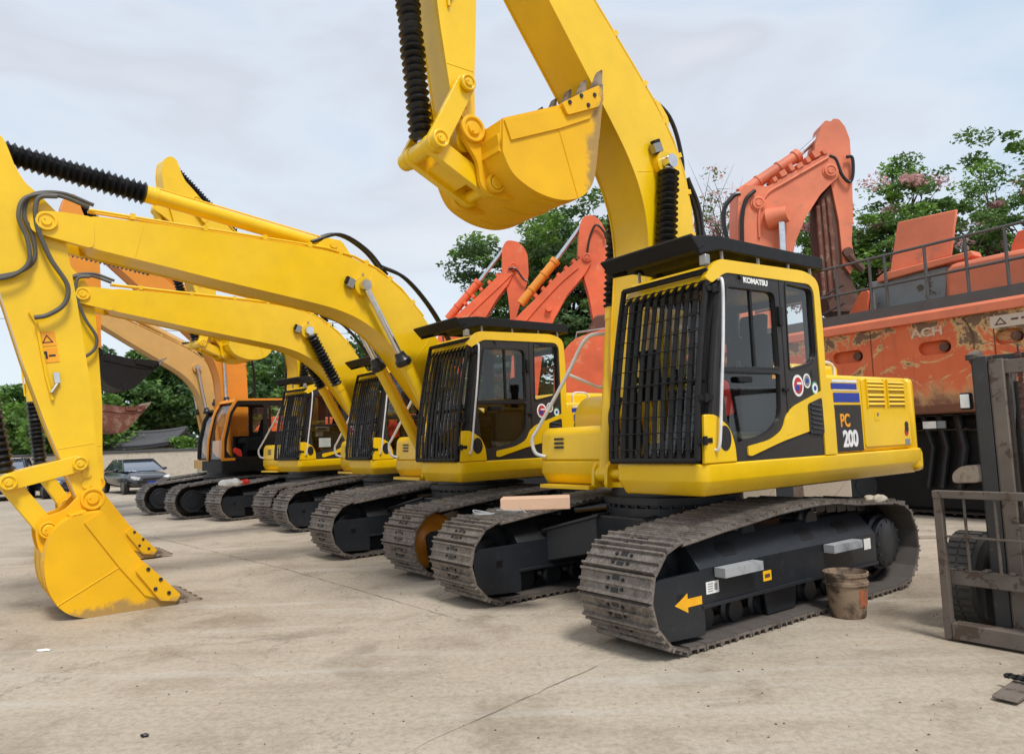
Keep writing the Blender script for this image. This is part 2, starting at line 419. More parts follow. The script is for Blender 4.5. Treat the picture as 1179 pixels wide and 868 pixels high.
# ------------------------------------------------------------------ crawler undercarriage (local: x forward, y left, z up)
TY, TW = 1.145, .75          # track centre, shoe width
def arc(cx, cz, r, a0, a1, n): return [(cx + r * math.cos(R(a0 + (a1 - a0) * i / n)), cz + r * math.sin(R(a0 + (a1 - a0) * i / n))) for i in range(n + 1)]
BELT = [(-1.5, .052), (0, .052), (1.45, .052)] + arc(1.595, .425, .373, -84, 70, 14) + [(1.50, .795), (1.2, .83), (.86, .86), (.4, .905), (-.1, .925), (-.4, .925), (-.85, .875), (-1.3, .85)] + arc(-1.53, .445, .385, 105, 272, 14)
def resample(path, n):
    P = [Vector(q) for q in path] + [Vector(path[0])]; L = [0]
    for a, b in zip(P, P[1:]): L.append(L[-1] + (b - a).length)
    out = []
    for k in range(n):
        s = L[-1] * (k + .5) / n; i = max(j for j in range(len(L)) if L[j] <= s); i = min(i, len(P) - 2)
        t = (s - L[i]) / (L[i + 1] - L[i]); pt = P[i].lerp(P[i + 1], t)
        out.append(pt)
    return out, L[-1] / n
def belt_mb(width=TW, n=47, path=BELT, seed=1):
    mb = MB(); pts, pitch = resample(path, n); rg = random.Random(seed)
    for k in range(n):
        a, b = pts[k - 1], pts[(k + 1) % n]; t = (b - a).normalized(); nn = Vector((t.y, -t.x))
        c = pts[k]; h = pitch * .512; j = rg.uniform(-.004, .004)
        def P2(u, v): return (c.x + t.x * u + nn.x * v, c.y + t.y * u + nn.y * v)
        prof = [(-h, 0), (-h, .012), (-h + .006, .046), (-h + .02, .046), (-h + .03, .018), (-.012, .018), (-.008, .04), (.008, .04), (.012, .018), (h - .03, .018), (h - .02, .040), (h - .006, .040), (h, .012), (h, 0)]
        mb.m = 0; mb.prism([P2(u, v) for u, v in prof], -width / 2 + j, width / 2 + j)
        mb.m = 2; mb.prism([P2(-h, -.008), P2(-h, -.001), P2(h, -.001), P2(h, -.008)], -width / 2 + .01, width / 2 - .01); mb.m = 1
        for y in (-.075, .075):
            q = [P2(-h * 1.05, -.002), P2(h * .95, -.002), P2(h * .8, -.075), P2(-h * .8, -.085)]
            mb.prism(q, y - .02, y + .02)
            for u in (-.035, .035):     # shoe bolts
                ctr = P2(u, .02); e = P2(u, .032)
                mb.cyl((ctr[0], y, ctr[1]), (e[0], y, e[1]), .014, seg=6)
        # mud slots in the shoe centre
        for u in (-.045, .045):
            q = [P2(u - .018, .0185), P2(u + .018, .0185), P2(u + .018, .0215), P2(u - .018, .0215)]
            mb.prism(q, -.035, .035)
    return mb
MESH = {}
MESH['belt'] = mesh('track_belt', belt_mb(), ['track', 'rubber', 'liner'], 30)
MESH['belt2'] = mesh('track_belt', belt_mb(.64, seed=3), ['track', 'rubber', 'liner'], 30)
def frame_mb(cover=True):
    mb = MB()
    sec = [(-.30, .30), (.30, .30), (.30, .575), (.13, .775), (-.13, .775), (-.30, .575)]
    mb.prism(sec, -1.22, 1.38, 'x')
    mb.bb(-1.22, 1.38, .296, .318, .285, .312); mb.bb(-1.22, 1.38, -.318, -.296, .285, .312)
    mb.prism([(-.05, .2), (.05, .2), (.05, .32), (-.05, .32)], -1.15, 1.3, 'x')
    for x in (.24,):
        for y in (-.2, .2): mb.prism([(x - .2, .07), (x + .2, .07), (x + .24, .3), (x - .24, .3)], y - .012, y + .012)
    if cover:
        side = rnd([(1.36, .09), (1.88, .12), (1.93, .50), (1.86, .555), (1.36, .56)], .03)
        mb.prism(side, .27, .31); mb.prism(side, -.31, -.27)
        mb.prism([(1.36, .14), (1.55, .14), (1.55, .5), (1.36, .5)], -.28, .28)
        mb.m = 1; mb.bb(1.58, 1.66, .309, .313, .36, .43); mb.m = 0
    else:
        for sgn in (1, -1):
            a, b = sorted((sgn * .26, sgn * .31)); mb.prism(disc(1.55, .43, .27, 28), a, b); mb.prism(disc(1.55, .43, .17, 24), a - .02 * (sgn < 0), b + .02 * (sgn > 0))
            mb.prism([(1.2, .3), (1.5, .2), (1.5, .66), (1.2, .58)], a + .01, b - .01)
    # dark slots and stiffening
    mb.m = 1
    for x in (.95, -.15, -.75):
        mb.prism(rnd([(x - .11, .18), (x + .11, .18), (x + .11, .26), (x - .11, .26)], .035), 0, .012, 'z')
        o = mb.v[-2 * 20:]
    return mb
def frame_final(cover=True):
    mb = MB(); src = frame_mb(cover)
    # move the slot lids on to the sloping top plate
    mb.v, mb.f, mb.mi = src.v, src.f, src.mi
    k = 3 * 40
    out = []
    for i, v in enumerate(mb.v):
        if i >= len(mb.v) - k:
            yy = v[1]; z = .775 - (abs(yy) - .13) / .17 * .20; out.append((v[0], yy, z - .006 + v[2]))
        else: out.append(v)
    mb.v = out; return mb
MESH['frame'] = mesh('track_frame', frame_final(True), ['frame', 'rubber'], 30)
MESH['frame2'] = mesh('track_frame', frame_final(False), ['frame', 'rubber'], 30)
mb = MB()
mb.lathe([(-.09, .05), (-.09, .30), (-.07, .33), (-.05, .33), (-.045, .36), (.045, .36), (.05, .33), (.07, .33), (.09, .30), (.09, .22), (.07, .18), (.09, .12), (.11, .1), (.11, .04)], (0, 0, 0), (0, 1, 0), 36)
MESH['idler'] = mesh('idler_wheel', mb, 'frame')
mb = MB()
mb.lathe([(-.12, .1), (-.12, .10), (-.10, .13), (-.07, .13), (-.06, .10), (.06, .10), (.07, .13), (.10, .13), (.12, .10), (.15, .09), (.15, .03)], (0, 0, 0), (0, 1, 0), 20)
MESH['roller'] = mesh('track_roller', mb, 'frame')
mb = MB()
pts = []
for i in range(42):
    a = 2 * math.pi * i / 42; pts.append((.35 * math.cos(a) if i % 2 else .31 * math.cos(a), .35 * math.sin(a) if i % 2 else .31 * math.sin(a)))
mb.prism(pts, -.04, .04)
mb.lathe([(-.28, .2), (.0, .27), (.18, .27), (.20, .24), (.25, .235), (.27, .20), (.27, .05)], (0, 0, 0), (0, 1, 0), 32)
for i in range(12):
    a = 2 * math.pi * i / 12; mb.cyl((.205 * math.cos(a), .26, .205 * math.sin(a)), (.205 * math.cos(a), .275, .205 * math.sin(a)), .015, seg=6)
MESH['sprocket'] = mesh('sprocket', mb, 'frame')
mb = MB()
# wrapped steps
stp = MB(); stp.bb(-.24, .24, .0, .10, 0, .07); 
M['stepwrap'] = dirt_bucket('silver_wrap', (.34, .35, .36), (.24, .25, .26), .5)
MESH['step'] = mesh('step', stp, 'stepwrap')
def carbody_mb():
    mb = MB()
    mb.prism(rnd([(.75, -.5), (.75, .5), (-.75, .5), (-.75, -.5)], .15), .48, .82, 'z')
    for sx in (1, -1):
        for sy in (1, -1):
            # legs run out and down to the track frames
            x0, x1 = .25 * sx, 1.0 * sx
            top = [(x0, .3 * sy, .84), (.72 * sx, .3 * sy, .82), (x1, .86 * sy, .66), (.55 * sx, .86 * sy, .66)]
            bot = [(x0, .3 * sy, .46), (.72 * sx, .3 * sy, .46), (x1, .86 * sy, .34), (.55 * sx, .86 * sy, .34)]
            mb.add(top + bot, [(0, 1, 2, 3), (7, 6, 5, 4), (0, 4, 5, 1), (1, 5, 6, 2), (2, 6, 7, 3), (3, 7, 4, 0)])
            mb.add([(x, y, z + .012 * (1 if k < 4 else -1)) for k, (x, y, z) in enumerate([(x0 * .9, .3 * sy, .845), (.78 * sx, .3 * sy, .825), (1.06 * sx, .86 * sy, .665), (.5 * sx, .86 * sy, .665), (x0 * .9, .3 * sy, .835), (.78 * sx, .3 * sy, .815), (1.06 * sx, .86 * sy, .655), (.5 * sx, .86 * sy, .655)])],
                   [(0, 1, 2, 3), (7, 6, 5, 4), (0, 4, 5, 1), (1, 5, 6, 2), (2, 6, 7, 3), (3, 7, 4, 0)])
    return mb
MESH['carbody'] = mesh('carbody', carbody_mb(), 'frame')
mb = MB(); mb.lathe([(.80, .55), (.82, .68), (.90, .68), (.905, .64), (.93, .64), (.935, .70), (1.0, .70), (1.01, .62), (1.09, .62)], (0, 0, 0), (0, 0, 1), 48)
for i in range(36):
    a = 2 * math.pi * i / 36; mb.cyl((.66 * math.cos(a), .66 * math.sin(a), .90), (.66 * math.cos(a), .66 * math.sin(a), .925), .016, seg=6)
MESH['bearing'] = mesh('swing_bearing', mb, 'frame')

def undercarriage(root, variant=0, orange_idler=False):
    link('carbody', MESH['carbody'], root, bevel=.012); link('swing_bearing', MESH['bearing'], root)
    for s in (1, -1):
        b = link('crawler_track', MESH['belt'] if variant == 0 else MESH['belt2'], root, (0, TY * s, 0))
        link('track_frame', MESH['frame' if variant == 0 else 'frame2'], b, bevel=.012)
        idl = link('idler_wheel', MESH['idler'], b, (1.60, 0, .43))
        if orange_idler and s == 1:
            idl.location = (1.60, .10, .43); idl.material_slots[0].link = 'OBJECT'; idl.material_slots[0].material = M['orange']
            idl['label'] = 'amber painted idler wheel'
        sp = link('sprocket', MESH['sprocket'], b, (-1.53, 0, .45), (0, 0, 0 if s == 1 else math.pi))
        for x in (1.15, .78, .42, .06, -.3, -.68, -1.05): link('track_roller', MESH['roller'], b, (x, 0, .155), (0, 0, 0 if s == 1 else math.pi))
        for x in (.55, -.4): link('carrier_roller', MESH['roller'], b, (x, 0, .76), (0, 0, 0 if s == 1 else math.pi))
        if variant == 0:
            for x in (.98, -.54): link('step', MESH['step'], b, (x, .31 * s, .50), (0, 0, 0 if s == 1 else math.pi))
    return root

# ------------------------------------------------------------------ upper structure of the yellow machines
YC = 1.46
def plate_side(name, poly, y0, y1, mat, parent, holes=(), bevel=0):
    mb = MB(); mb.prism(poly, y0, y1, 'y', holes); return obj(name, mb, mat, parent, bevel)
def build_upper(root):
    # deck skirt
    mb = MB()
    skirt(mb, rnd([(1.28, .5), (1.28, YC), (-2.36, YC), (-2.36, -1.40), (.62, -1.40), (.62, -.36), (.2, -.36), (.2, .5)], [.06, .1, .12, .12, .08, .03, .02, .02]), [(1.355, .012), (1.343, 0), (1.225, 0), (1.215, .004), (1.115, .06), (1.10, .085)])
    hull = obj('deck', mb, 'yellow', root, 0)
    mb = MB(); mb.bb(-2.2, .1, -1.25, 1.3, 1.085, 1.16); obj('belly_plate', mb, 'black', root)
    # counterweight
    cw = [(-2.17, YC - .02), (-2.30, YC - .03), (-2.52, 1.2), (-2.68, .75), (-2.76, .25), (-2.76, -.25), (-2.68, -.75), (-2.52, -1.18), (-2.30, -1.36), (-2.17, -1.38)]
    mb = MB(); mb.prism(cw, 1.30, 2.10, 'z')
    cwl = [(x - .05 if x < -2.2 else x, y * 1.015) for x, y in cw]
    mb.prism(cwl, 1.115, 1.345, 'z'); c = obj('counterweight', mb, 'yellow', root, .05)
    # engine housing, with louvred side door
    mb = MB(); mb.bb(-2.155, -.56, -1.38, 1.43, 1.356, 2.10); eh = obj('engine_housing', mb, 'yellow', root, .035)
    mb = MB(); mb.bb(-2.05, -1.15, -.75, .75, 2.09, 2.30); obj('engine_hood', mb, 'yellow', root, .05)
    mb = MB(); mb.lathe([(0, .06), (.28, .06), (.32, .075), (.42, .075)], (-1.35, -.9, 2.08), (0, 0, 1), 16); obj('exhaust_pipe', mb, 'black', root)
    mb = MB()
    mb.prism(rnd([(-1.20, 1.40), (-2.13, 1.40), (-2.13, 2.07), (-1.20, 2.07)], .03), 1.428, 1.442)
    sd = obj('side_door', mb, 'yellow', root, .006)
    mb = MB()
    for x0, x1 in ((-1.28, -1.60), (-1.69, -2.02)):
        for z0, z1 in ((1.95, 2.06), (1.80, 1.93)):
            n = 3
            mb.m = 1; mb.bb(x1, x0, 1.441, 1.444, z0, z1); mb.m = 0
            for k in range(n):
                zz = z0 + (z1 - z0) * (k + .5) / n; mb.box(((x0 + x1) / 2, 1.449, zz), (abs(x1 - x0), .018, .027), (R(28), 0, 0))
            mb.bb(x1 - .015, x1, 1.441, 1.458, z0 - .01, z1 + .01); mb.bb(x0, x0 + .015, 1.441, 1.458, z0 - .01, z1 + .01)
    obj('louvre', mb, ['yellow', 'decalblack'], sd)
    mb = MB(); mb.prism(rnd([(-1.40, 1.66), (-1.50, 1.66), (-1.50, 1.76), (-1.40, 1.76)], .012), 1.441, 1.446); mb.m = 1; mb.cyl((-1.46, 1.446, 1.72), (-1.46, 1.452, 1.72), .017, seg=12)
    obj('door_latch', mb, ['yellow', 'steel'], sd)
    # stripes and number plate on the side
    for nm, x0, x1, z0, z1, mt in (('stripe', -.68, -1.13, 2.03, 2.055, 'decalwhite'), ('stripe', -.66, -1.12, 1.965, 2.02, 'blue'), ('stripe', -.69, -1.16, 1.84, 1.93, 'blue'), ('stripe', -.69, -1.16, 1.95, 1.958, 'decalwhite'), ('number_panel', -.69, -1.17, 1.37, 1.815, 'decalblack')):
        mb = MB(); mb.bb(x1, x0, 1.431, 1.4335, z0, z1); obj(nm, mb, mt, root)
    side_text('lettering', 'PC', .17, -.86, 1.66, 1.4355, 'decalorange', root, .85, .004)
    side_text('lettering', '200', .21, -.935, 1.485, 1.4355, 'decalwhite', root, .88, .008, .95)
    side_text('lettering', '8', .13, -2.04, 1.58, 1.4445, 'decalblack', root, 1, .010)
    mb = MB(); mb.prism(disc(-2.03, 1.53, .042), 1.4425, 1.4440); obj('round_sticker', mb, 'decalred', root)
    mb = MB(); mb.bb(-2.09, -1.99, 1.4425, 1.4445, 1.40, 1.46); obj('label', mb, 'grey', root)
    # ---------------- cab
    cab = thing('cab', None, None); cab.parent = root
    y0, y1 = .48, YC - .01
    CABO = [(1.22, 1.358), (1.16, 1.75), (1.04, 2.45), (.98, 2.80), (.86, 2.94), (-.44, 2.97), (-.50, 2.9), (-.50, 1.358)]
    up = rnd([(.84, 2.79), (.18, 2.80), (.18, 2.14), (.97, 2.12)], [.05, .07, .02, .02])
    lo = rnd([(.985, 2.07), (.17, 2.08), (.20, 1.70), (.40, 1.57), (.84, 1.50), (.93, 1.62)], [.02, .02, .1, .1, .06, .05])
    rw = rnd([(.0, 2.90), (-.41, 2.88), (-.40, 2.27), (-.33, 2.20), (.02, 2.13)], [.05, .05, .08, .04, .04])
    for s, nm in ((1, 'side_wall'), (-1, 'side_wall')):
        a, b = (y1 - .045, y1) if s == 1 else (y0, y0 + .04)
        w = plate_side(nm, CABO, a, b, 'charcoal', cab, holes=[up, lo, rw])
        g = MB()
        mid = (a + b) / 2
        for h in (up, lo, rw):
            cx = sum(q[0] for q in h) / len(h); cz = sum(q[1] for q in h) / len(h)
            g.add([(cx + (q[0] - cx) * 1.02, mid, cz + (q[1] - cz) * 1.02) for q in h], [tuple(range(len(h)))])
        obj('window_glass', g, 'glass', w, smooth=0)
        if s == 1:
            # door edge seam + rubber gaskets
            d = MB()
            for h in (up, rw):
                cx = sum(q[0] for q in h) / len(h); cz = sum(q[1] for q in h) / len(h)
                out = [(cx + (q[0] - cx) * 1.06, cz + (q[1] - cz) * 1.045) for q in h]
                d.prism(out, b - .002, b + .007, 'y', [h])
            obj('window_gasket', d, 'rubber', w)
            d = MB(); d.bb(.085, .10, b, b + .004, 1.55, 2.93); d.bb(.2, .98, b, b + .010, 2.085, 2.115); obj('door_seam', d, 'rubber', w)
            d = MB(); d.prism(rnd([(.11, 2.50), (.16, 2.50), (.16, 2.68), (.11, 2.68)], .02), b, b + .03); d.bb(.085, .155, b, b + .026, 1.93, 1.96); obj('door_hinge', d, 'black', w, .005)
            d = MB(); d.prism(rnd([(.60, 2.0), (.78, 2.0), (.78, 2.05), (.60, 2.05)], .02), b, b + .022); obj('door_handle', d, 'black', w, .005)
            # sliding pane divider
            d = MB(); d.bb(.49, .52, mid - .012, mid + .012, 2.14, 2.79); obj('window_bar', d, 'black', w)
    mb = MB(); mb.prism([(1.0, 2.76), (.86, 2.95), (-.44, 2.975), (-.50, 2.93), (-.50, 2.86), (.84, 2.84)], y0 + .04, y1 - .045); rf = obj('roof', mb, 'charcoal', cab, .02)
    mb = MB(); mb.bb(-.5, 1.2, y0 + .04, y1 - .045, 1.358, 1.42); obj('cab_floor', mb, 'black', cab)
    mb = MB()
    mb.prism([(y0 + .04, 1.42), (y1 - .045, 1.42), (y1 - .045, 2.87), (y0 + .04, 2.87)], -.49, -.46, 'x', holes=[[(y0 + .12, 2.1), (y1 - .13, 2.1), (y1 - .13, 2.8), (y0 + .12, 2.8)]])
    rwall = obj('rear_wall', mb, 'charcoal', cab)
    # front pillars, windscreen
    mb = MB()
    fr = [(1.22, 1.40), (1.16, 1.75), (1.04, 2.45), (.98, 2.80)]
    for y in (y0 + .06, y1 - .07): mb.tube([(x - .02, y, z) for x, z in fr], .035, 8)
    mb.tube([(1.12, y0 + .05, 2.02), (1.12, y1 - .05, 2.02)], .02, 6); obj('front_pillars', mb, 'black', cab)
    g = MB()
    for (xa, za), (xb, zb) in zip(fr, fr[1:]): g.add([(xa - .03, y0 + .06, za), (xa - .03, y1 - .07, za), (xb - .03, y1 - .07, zb), (xb - .03, y0 + .06, zb)], [(0, 1, 2, 3)])
    obj('windscreen', g, 'glass', cab, smooth=0)
    # interior
    mb = MB(); mb.prism(rnd([(.55, 1.78), (-.02, 1.74), (-.02, 1.88), (.52, 1.93)], .04), .72, 1.22); mb.prism(rnd([(-.02, 1.8), (.08, 1.85), (-.1, 2.5), (-.22, 2.5)], .05), .74, 1.2); mb.prism(rnd([(-.12, 2.5), (-.22, 2.5), (-.25, 2.7), (-.15, 2.7)], .03), .84, 1.1); mb.bb(0, .45, .8, 1.14, 1.42, 1.76)
    obj('seat', mb, 'seat', cab, .02)
    mb = MB(); mb.bb(-.05, .62, .56, .70, 1.42, 2.0); mb.bb(-.05, .62, 1.24, 1.36, 1.60, 1.98); mb.tube([(.52, 1.30, 1.95), (.54, 1.30, 2.2)], .02); mb.tube([(.52, .62, 1.95), (.54, .62, 2.2)], .02); mb.bb(.9, 1.0, .58, .75, 1.9, 2.35)
    mb.tube([(.95, .9, 1.42), (.85, .9, 2.0)], .014); mb.tube([(.95, 1.05, 1.42), (.85, 1.05, 2.0)], .014)
    obj('console', mb, 'black', cab, .015)
    mb = MB(); mb.prism(rnd([(.30, 1.52), (.62, 1.52), (.60, 1.88), (.33, 1.88)], .05), 1.22, 1.33); obj('door_side_bin', mb, 'beige', cab, .02)
    mb = MB(); mb.prism([(.62, 1.75), (.82, 1.70), (.86, 1.9), (.80, 2.06), (.68, 2.02)], 1.22, 1.30); obj('hanging_vest', mb, 'redcloth', cab, .02)
    # yellow cab frame over the roof edge and down the rear pillar
    outer = rnd([(1.13, 2.84), (.95, 3.01), (-.32, 3.045), (-.53, 2.98), (-.55, 2.56), (-.54, 2.06), (-.60, 1.92), (-.64, 1.80), (-.64, 1.358), (-.44, 1.358), (-.44, 2.93), (.86, 2.905), (1.04, 2.80)], [.03, .08, .1, .1, .1, .1, .1, .05, 0, 0, .12, .06, .02])
    plate_side('cab_frame', outer, y1 - .03, y1 + .012, 'yellow', cab, bevel=.012)
    mb = MB(); mb.prism([(-.59, 2.02), (-.64, 1.80), (-.64, 1.36), (-.503, 1.36), (-.503, 2.02)], y0, y1 - .031); mb.prism([(-.30, 3.04), (-.53, 2.98), (-.55, 2.86), (-.503, 2.86), (-.503, 2.98), (-.3, 3.0)], y0, y1 - .031)
    for a_, b_ in ((y0, y0 + .08), (y1 - .12, y1 - .031)): mb.bb(-.56, -.503, a_, b_, 2.02, 2.86)
    obj('cab_rear_frame', mb, 'yellow', cab, .01)
    mb = MB(); mb.prism([(1.05, 2.80), (.93, 2.985), (-.3, 3.03), (-.3, 2.98), (.87, 2.955), (1.0, 2.80)], y0, y1 - .031); obj('roof_panel', mb, 'yellow', cab, .01)
    # lower front quarter, sill sweep, vent
    q = rnd([(1.262, 1.358), (1.235, 1.74), (1.10, 1.74), (.93, 1.64), (.87, 1.5), (.86, 1.358)], [0, .02, .05, .1, .06, 0])
    plate_side('quarter_panel', q, y1 - .02, y1 + .014, 'yellow', cab, bevel=.008)
    mb = MB(); mb.prism(disc(1.0, 1.55, .075, 28, .10), y1 + .012, y1 + .018); obj('quarter_port', mb, 'decalblack', cab)
    sw = rnd([(.70, 1.475), (.71, 1.40), (.66, 1.395), (.22, 1.50), (-.44, 1.62), (-.44, 1.94), (.02, 1.80), (.14, 1.72), (.20, 1.60), (.38, 1.52)], [.02, .02, .02, .1, 0, 0, .1, .06, .08, .1])
    plate_side('sill_panel', sw, y1 - .02, y1 + .013, 'yellow', cab, bevel=.006)
    mb = MB(); mb.prism(rnd([(-.20, 1.82), (-.43, 1.88), (-.435, 1.545), (-.20, 1.56)], .03), y1 + .010, y1 + .020)
    for k in range(6): mb.box((-.32, y1 + .022, 1.60 + .042 * k), (.17, .012, .018), (R(30), R(-6), 0))
    obj('air_vent', mb, 'decalblack', cab)
    mb = MB(); mb.prism(rnd([(.06, 1.56), (.15, 1.55), (.15, 1.70), (.06, 1.71)], .01), y1 + .011, y1 + .015); obj('key_flap', mb, 'yellow', cab, .002)
    side_text('maker_lettering', 'KOMATSU', .064, .44, 2.868, y1 + .003, 'decalwhite', cab, 1.15, .003)
    mb = MB(); mb.cyl((.66, y1, 2.885), (.66, y1 + .025, 2.885), .018, seg=12); obj('cab_bolt', mb, 'decalblack', cab)
    for (x, z, r_, m1, m2) in ((-.09, 1.985, .085, 'decalwhite', 'decalred'), (-.235, 2.03, .058, 'decalwhite', 'steel'), (-.355, 1.965, .055, 'decalgreen', 'decalwhite'), (-.34, 2.10, .035, 'decalblack', 'decalblack')):
        mb = MB(); mb.prism(disc(x, z, r_, 24, r_ * 1.15), y1 + .0005, y1 + .003); mb.m = 1; mb.prism(disc(x, z, r_ * .76, 24, r_ * .87), y1 + .003, y1 + .0045)
        if r_ > .08:
            mb.m = 2; mb.prism(disc(x + .012, z - .02, r_ * .35, 16), y1 + .0045, y1 + .006); mb.m = 0; mb.bb(x - .05, x + .02, y1 + .0045, y1 + .006, z + .01, z + .03)
        elif r_ > .05: mb.m = 2; mb.prism(disc(x, z, r_ * .4, 16), y1 + .0045, y1 + .006)
        obj('round_sticker', mb, [m1, m2, 'blue'], cab)
    # wrapped grab bar on the front pillar, wiper lamp bracket
    mb = MB(); mb.tube(smooth_path([(1.13, y1 + .0, 1.46), (1.12, y1 + .05, 1.5), (1.07, y1 + .06, 1.9), (1.0, y1 + .06, 2.4), (.955, y1 + .05, 2.80), (.95, y1, 2.84)]), .013, 8); obj('grab_bar', mb, 'plastic', cab)
    # guard cage in front
    mb = MB()
    cg = lambda y, t, o=0: (1.31 - .26 * t ** 1.5 + o, y, 1.385 + 1.52 * t)
    for y in (y0 + .01, y1 - .02): mb.tube([cg(y, t / 10) for t in range(11)], .026, 8)
    for t in (0, 1): mb.tube([cg(y0 + .01, t), cg(y1 - .02, t)], .026, 8)
    for k in range(10):
        y = y0 + .08 + k * (y1 - y0 - .18) / 9
        pts = [cg(y, t / 10, .012) for t in range(10)] + [(.93, y, 2.93)]
        for a, b in zip(pts, pts[1:]):
            a, b = Vector(a), Vector(b); dd = (b - a).normalized(); ww = Vector((0, .022, 0)); tt = dd.cross(Vector((0, 1, 0))) * .006
            mb.add([a - ww - tt, a + ww - tt, a + ww + tt, a - ww + tt, b - ww - tt, b + ww - tt, b + ww + tt, b - ww + tt], [(0, 1, 2, 3), (7, 6, 5, 4), (0, 4, 5, 1), (1, 5, 6, 2), (2, 6, 7, 3), (3, 7, 4, 0)])
    for k in range(11): mb.tube([cg(y0 + .01, .06 + .088 * k, .022), cg(y1 - .02, .06 + .088 * k, .022)], .0045, 6)
    # side return of the cage, hinge brackets
    for t in (.1, .32, .9):
        x, _, z = cg(0, t); mb.bb(x - .14, x + .02, y1 - .03, y1 + .02, z - .02, z + .02); mb.cyl((x - .05, y1 + .02, z - .035), (x - .05, y1 + .02, z + .035), .018, seg=8)
    mb.tube([(cg(0, t / 10)[0] - .13, y1 - .01, cg(0, t / 10)[2]) for t in range(11)], .022, 8)
    obj('guard_cage', mb, 'black', cab)
    # roof guard (visor)
    mb = MB()
    for y in (y0 + .0, y1 + .0): mb.prism([(1.27, 3.155), (.95, 3.20), (-.62, 3.20), (-.62, 3.09), (.9, 3.09), (1.18, 3.02)], y - .02, y + .02)
    mb.prism([(1.20, 3.05), (1.30, 3.15), (1.28, 3.17), (1.12, 3.10)], y0 - .03, y1 + .03)
    for k in range(7):
        x = 1.1 - k * .28; mb.box((x, (y0 + y1) / 2, 3.12), (.2, y1 - y0 - .04, .012), (0, R(-20), 0))
    mb.bb(-.62, -.58, y0, y1, 3.09, 3.20)
    obj('roof_guard', mb, 'black', cab, .006)
    mb = MB()
    for x in (.85, .35, -.1, -.45):
        for y in (y0 + .02, y1 - .02): mb.cyl((x, y, 2.97), (x, y, 3.10), .014, seg=8)
    obj('guard_mount', mb, 'steel', cab)
    mb = MB(); mb.bb(1.09, 1.15, y1 - .02, y1 + .05, 2.93, 3.02); obj('work_lamp', mb, 'steel', cab, .01)
    # ---------------- right hand front: tool box, tank, rail
    mb = MB(); mb.prism(rnd([(.62, 1.358), (.60, 1.66), (.55, 1.72), (.12, 1.72), (.12, 1.36)], [0, .04, .04, 0, 0]), -1.36, -.36); tb = obj('tool_box', mb, 'yellow', root, .02)
    mb = MB()
    for k in range(3): mb.bb(.612, .620, -1.12, -.97, 1.49 + .045 * k, 1.515 + .045 * k)
    obj('vent_slots', mb, 'decalblack', tb)
    mb = MB(); mb.prism(rnd([(.10, 1.36), (.10, 1.9), (-.05, 2.08), (-.54, 2.08), (-.54, 1.36)], [0, .1, .1, 0, 0]), -1.37, -.50); obj('fuel_tank', mb, 'yellow', root, .03)
    mb = MB(); mb.bb(-.15, -.14 + .3, -.36, .36, 1.3, 1.36); mb.bb(.56, .70, -1.3, -.5, 1.06, 1.10)
    for y in (-.46, -.27, .27, .46):
        mb.prism(rnd([(.68, 1.08), (.66, 1.30), (.5, 1.42), (.45, 2.02), (.32, 2.1), (.18, 2.02), (-.15, 1.36), (-.15, 1.08)], .05), y - .022, y + .022)
    mb.cyl((.58, -.48, 1.22), (.58, .48, 1.22), .05, seg=18)
    mb.cyl((.30, -.50, 1.90), (.30, .50, 1.90), .06, seg=18)
    obj('boom_bracket', mb, 'yellow', root, .008)
    mb = MB()
    for k, y in enumerate((-.13, -.05, .05, .13)): mb.tube(smooth_path([(.05, y, 1.40), (.45, y, 1.44 + .02 * k), (.66, y, 1.60), (.70 - .02 * k, y, 1.80), (.62, y, 1.98)]), .022, 8)
    obj('hydraulic_hose', mb, 'rubber', root)
    mb = MB(); mb.bb(.12, .6, -.33, .46, 1.09, 1.14); obj('front_plate', mb, 'yellow', root)
    mb = MB()
    mb.tube(smooth_path([(.05, -.58, 2.70), (.30, -.62, 2.72), (.42, -.76, 2.66), (.52, -.98, 2.28), (.68, -1.30, 1.74), (.72, -1.38, 1.60), (.70, -1.36, 1.45), (.62, -1.28, 1.40)]), .021, 8)
    mb.tube([(.50, -.96, 2.30), (.15, -.88, 2.16), (-.1, -.86, 2.16)], .019, 8); mb.tube([(.05, -.58, 2.70), (-.1, -.58, 2.55), (-.1, -.58, 2.05)], .02, 8)
    obj('handrail', mb, 'plastic', root)
    mb = MB(); mb.tube(smooth_path([(-1.0, 1.1, 2.09), (-1.0, 1.1, 2.24), (-1.12, 1.1, 2.27), (-1.3, 1.1, 2.24), (-1.32, 1.1, 2.09)]), .016, 8); obj('rear_handle', mb, 'white', root)

# side decals of the near undercarriage (they sit on each yellow machine's left track frame)
def track_decals(root):
    y = TY + .3095
    mb = MB(); mb.prism([(1.69, .355), (1.55, .425), (1.55, .385), (1.39, .385), (1.39, .325), (1.55, .325), (1.55, .285)], y + .002, y + .005); obj('arrow_decal', mb, 'arrow', root)
    mb = MB(); mb.bb(1.17, 1.32, y - .009, y - .006, .38, .47); mb.m = 1; mb.bb(1.19, 1.225, y - .006, y - .004, .40, .45)
    for k in range(4): mb.bb(1.24, 1.30, y - .006, y - .005, .395 + .018 * k, .402 + .018 * k)
    obj('label', mb, ['decalwhite', 'grey'], root)
    mb = MB(); mb.bb(.49, .60, y - .009, y - .006, .375, .455); mb.m = 1; mb.bb(.51, .58, y - .006, y - .004, .40, .43); obj('label', mb, ['decalyellow', 'rustdark'], root)
    mb = MB(); mb.bb(-1.12, -1.0, y - .009, y - .006, .44, .54); obj('label', mb, 'decalwhite', root)

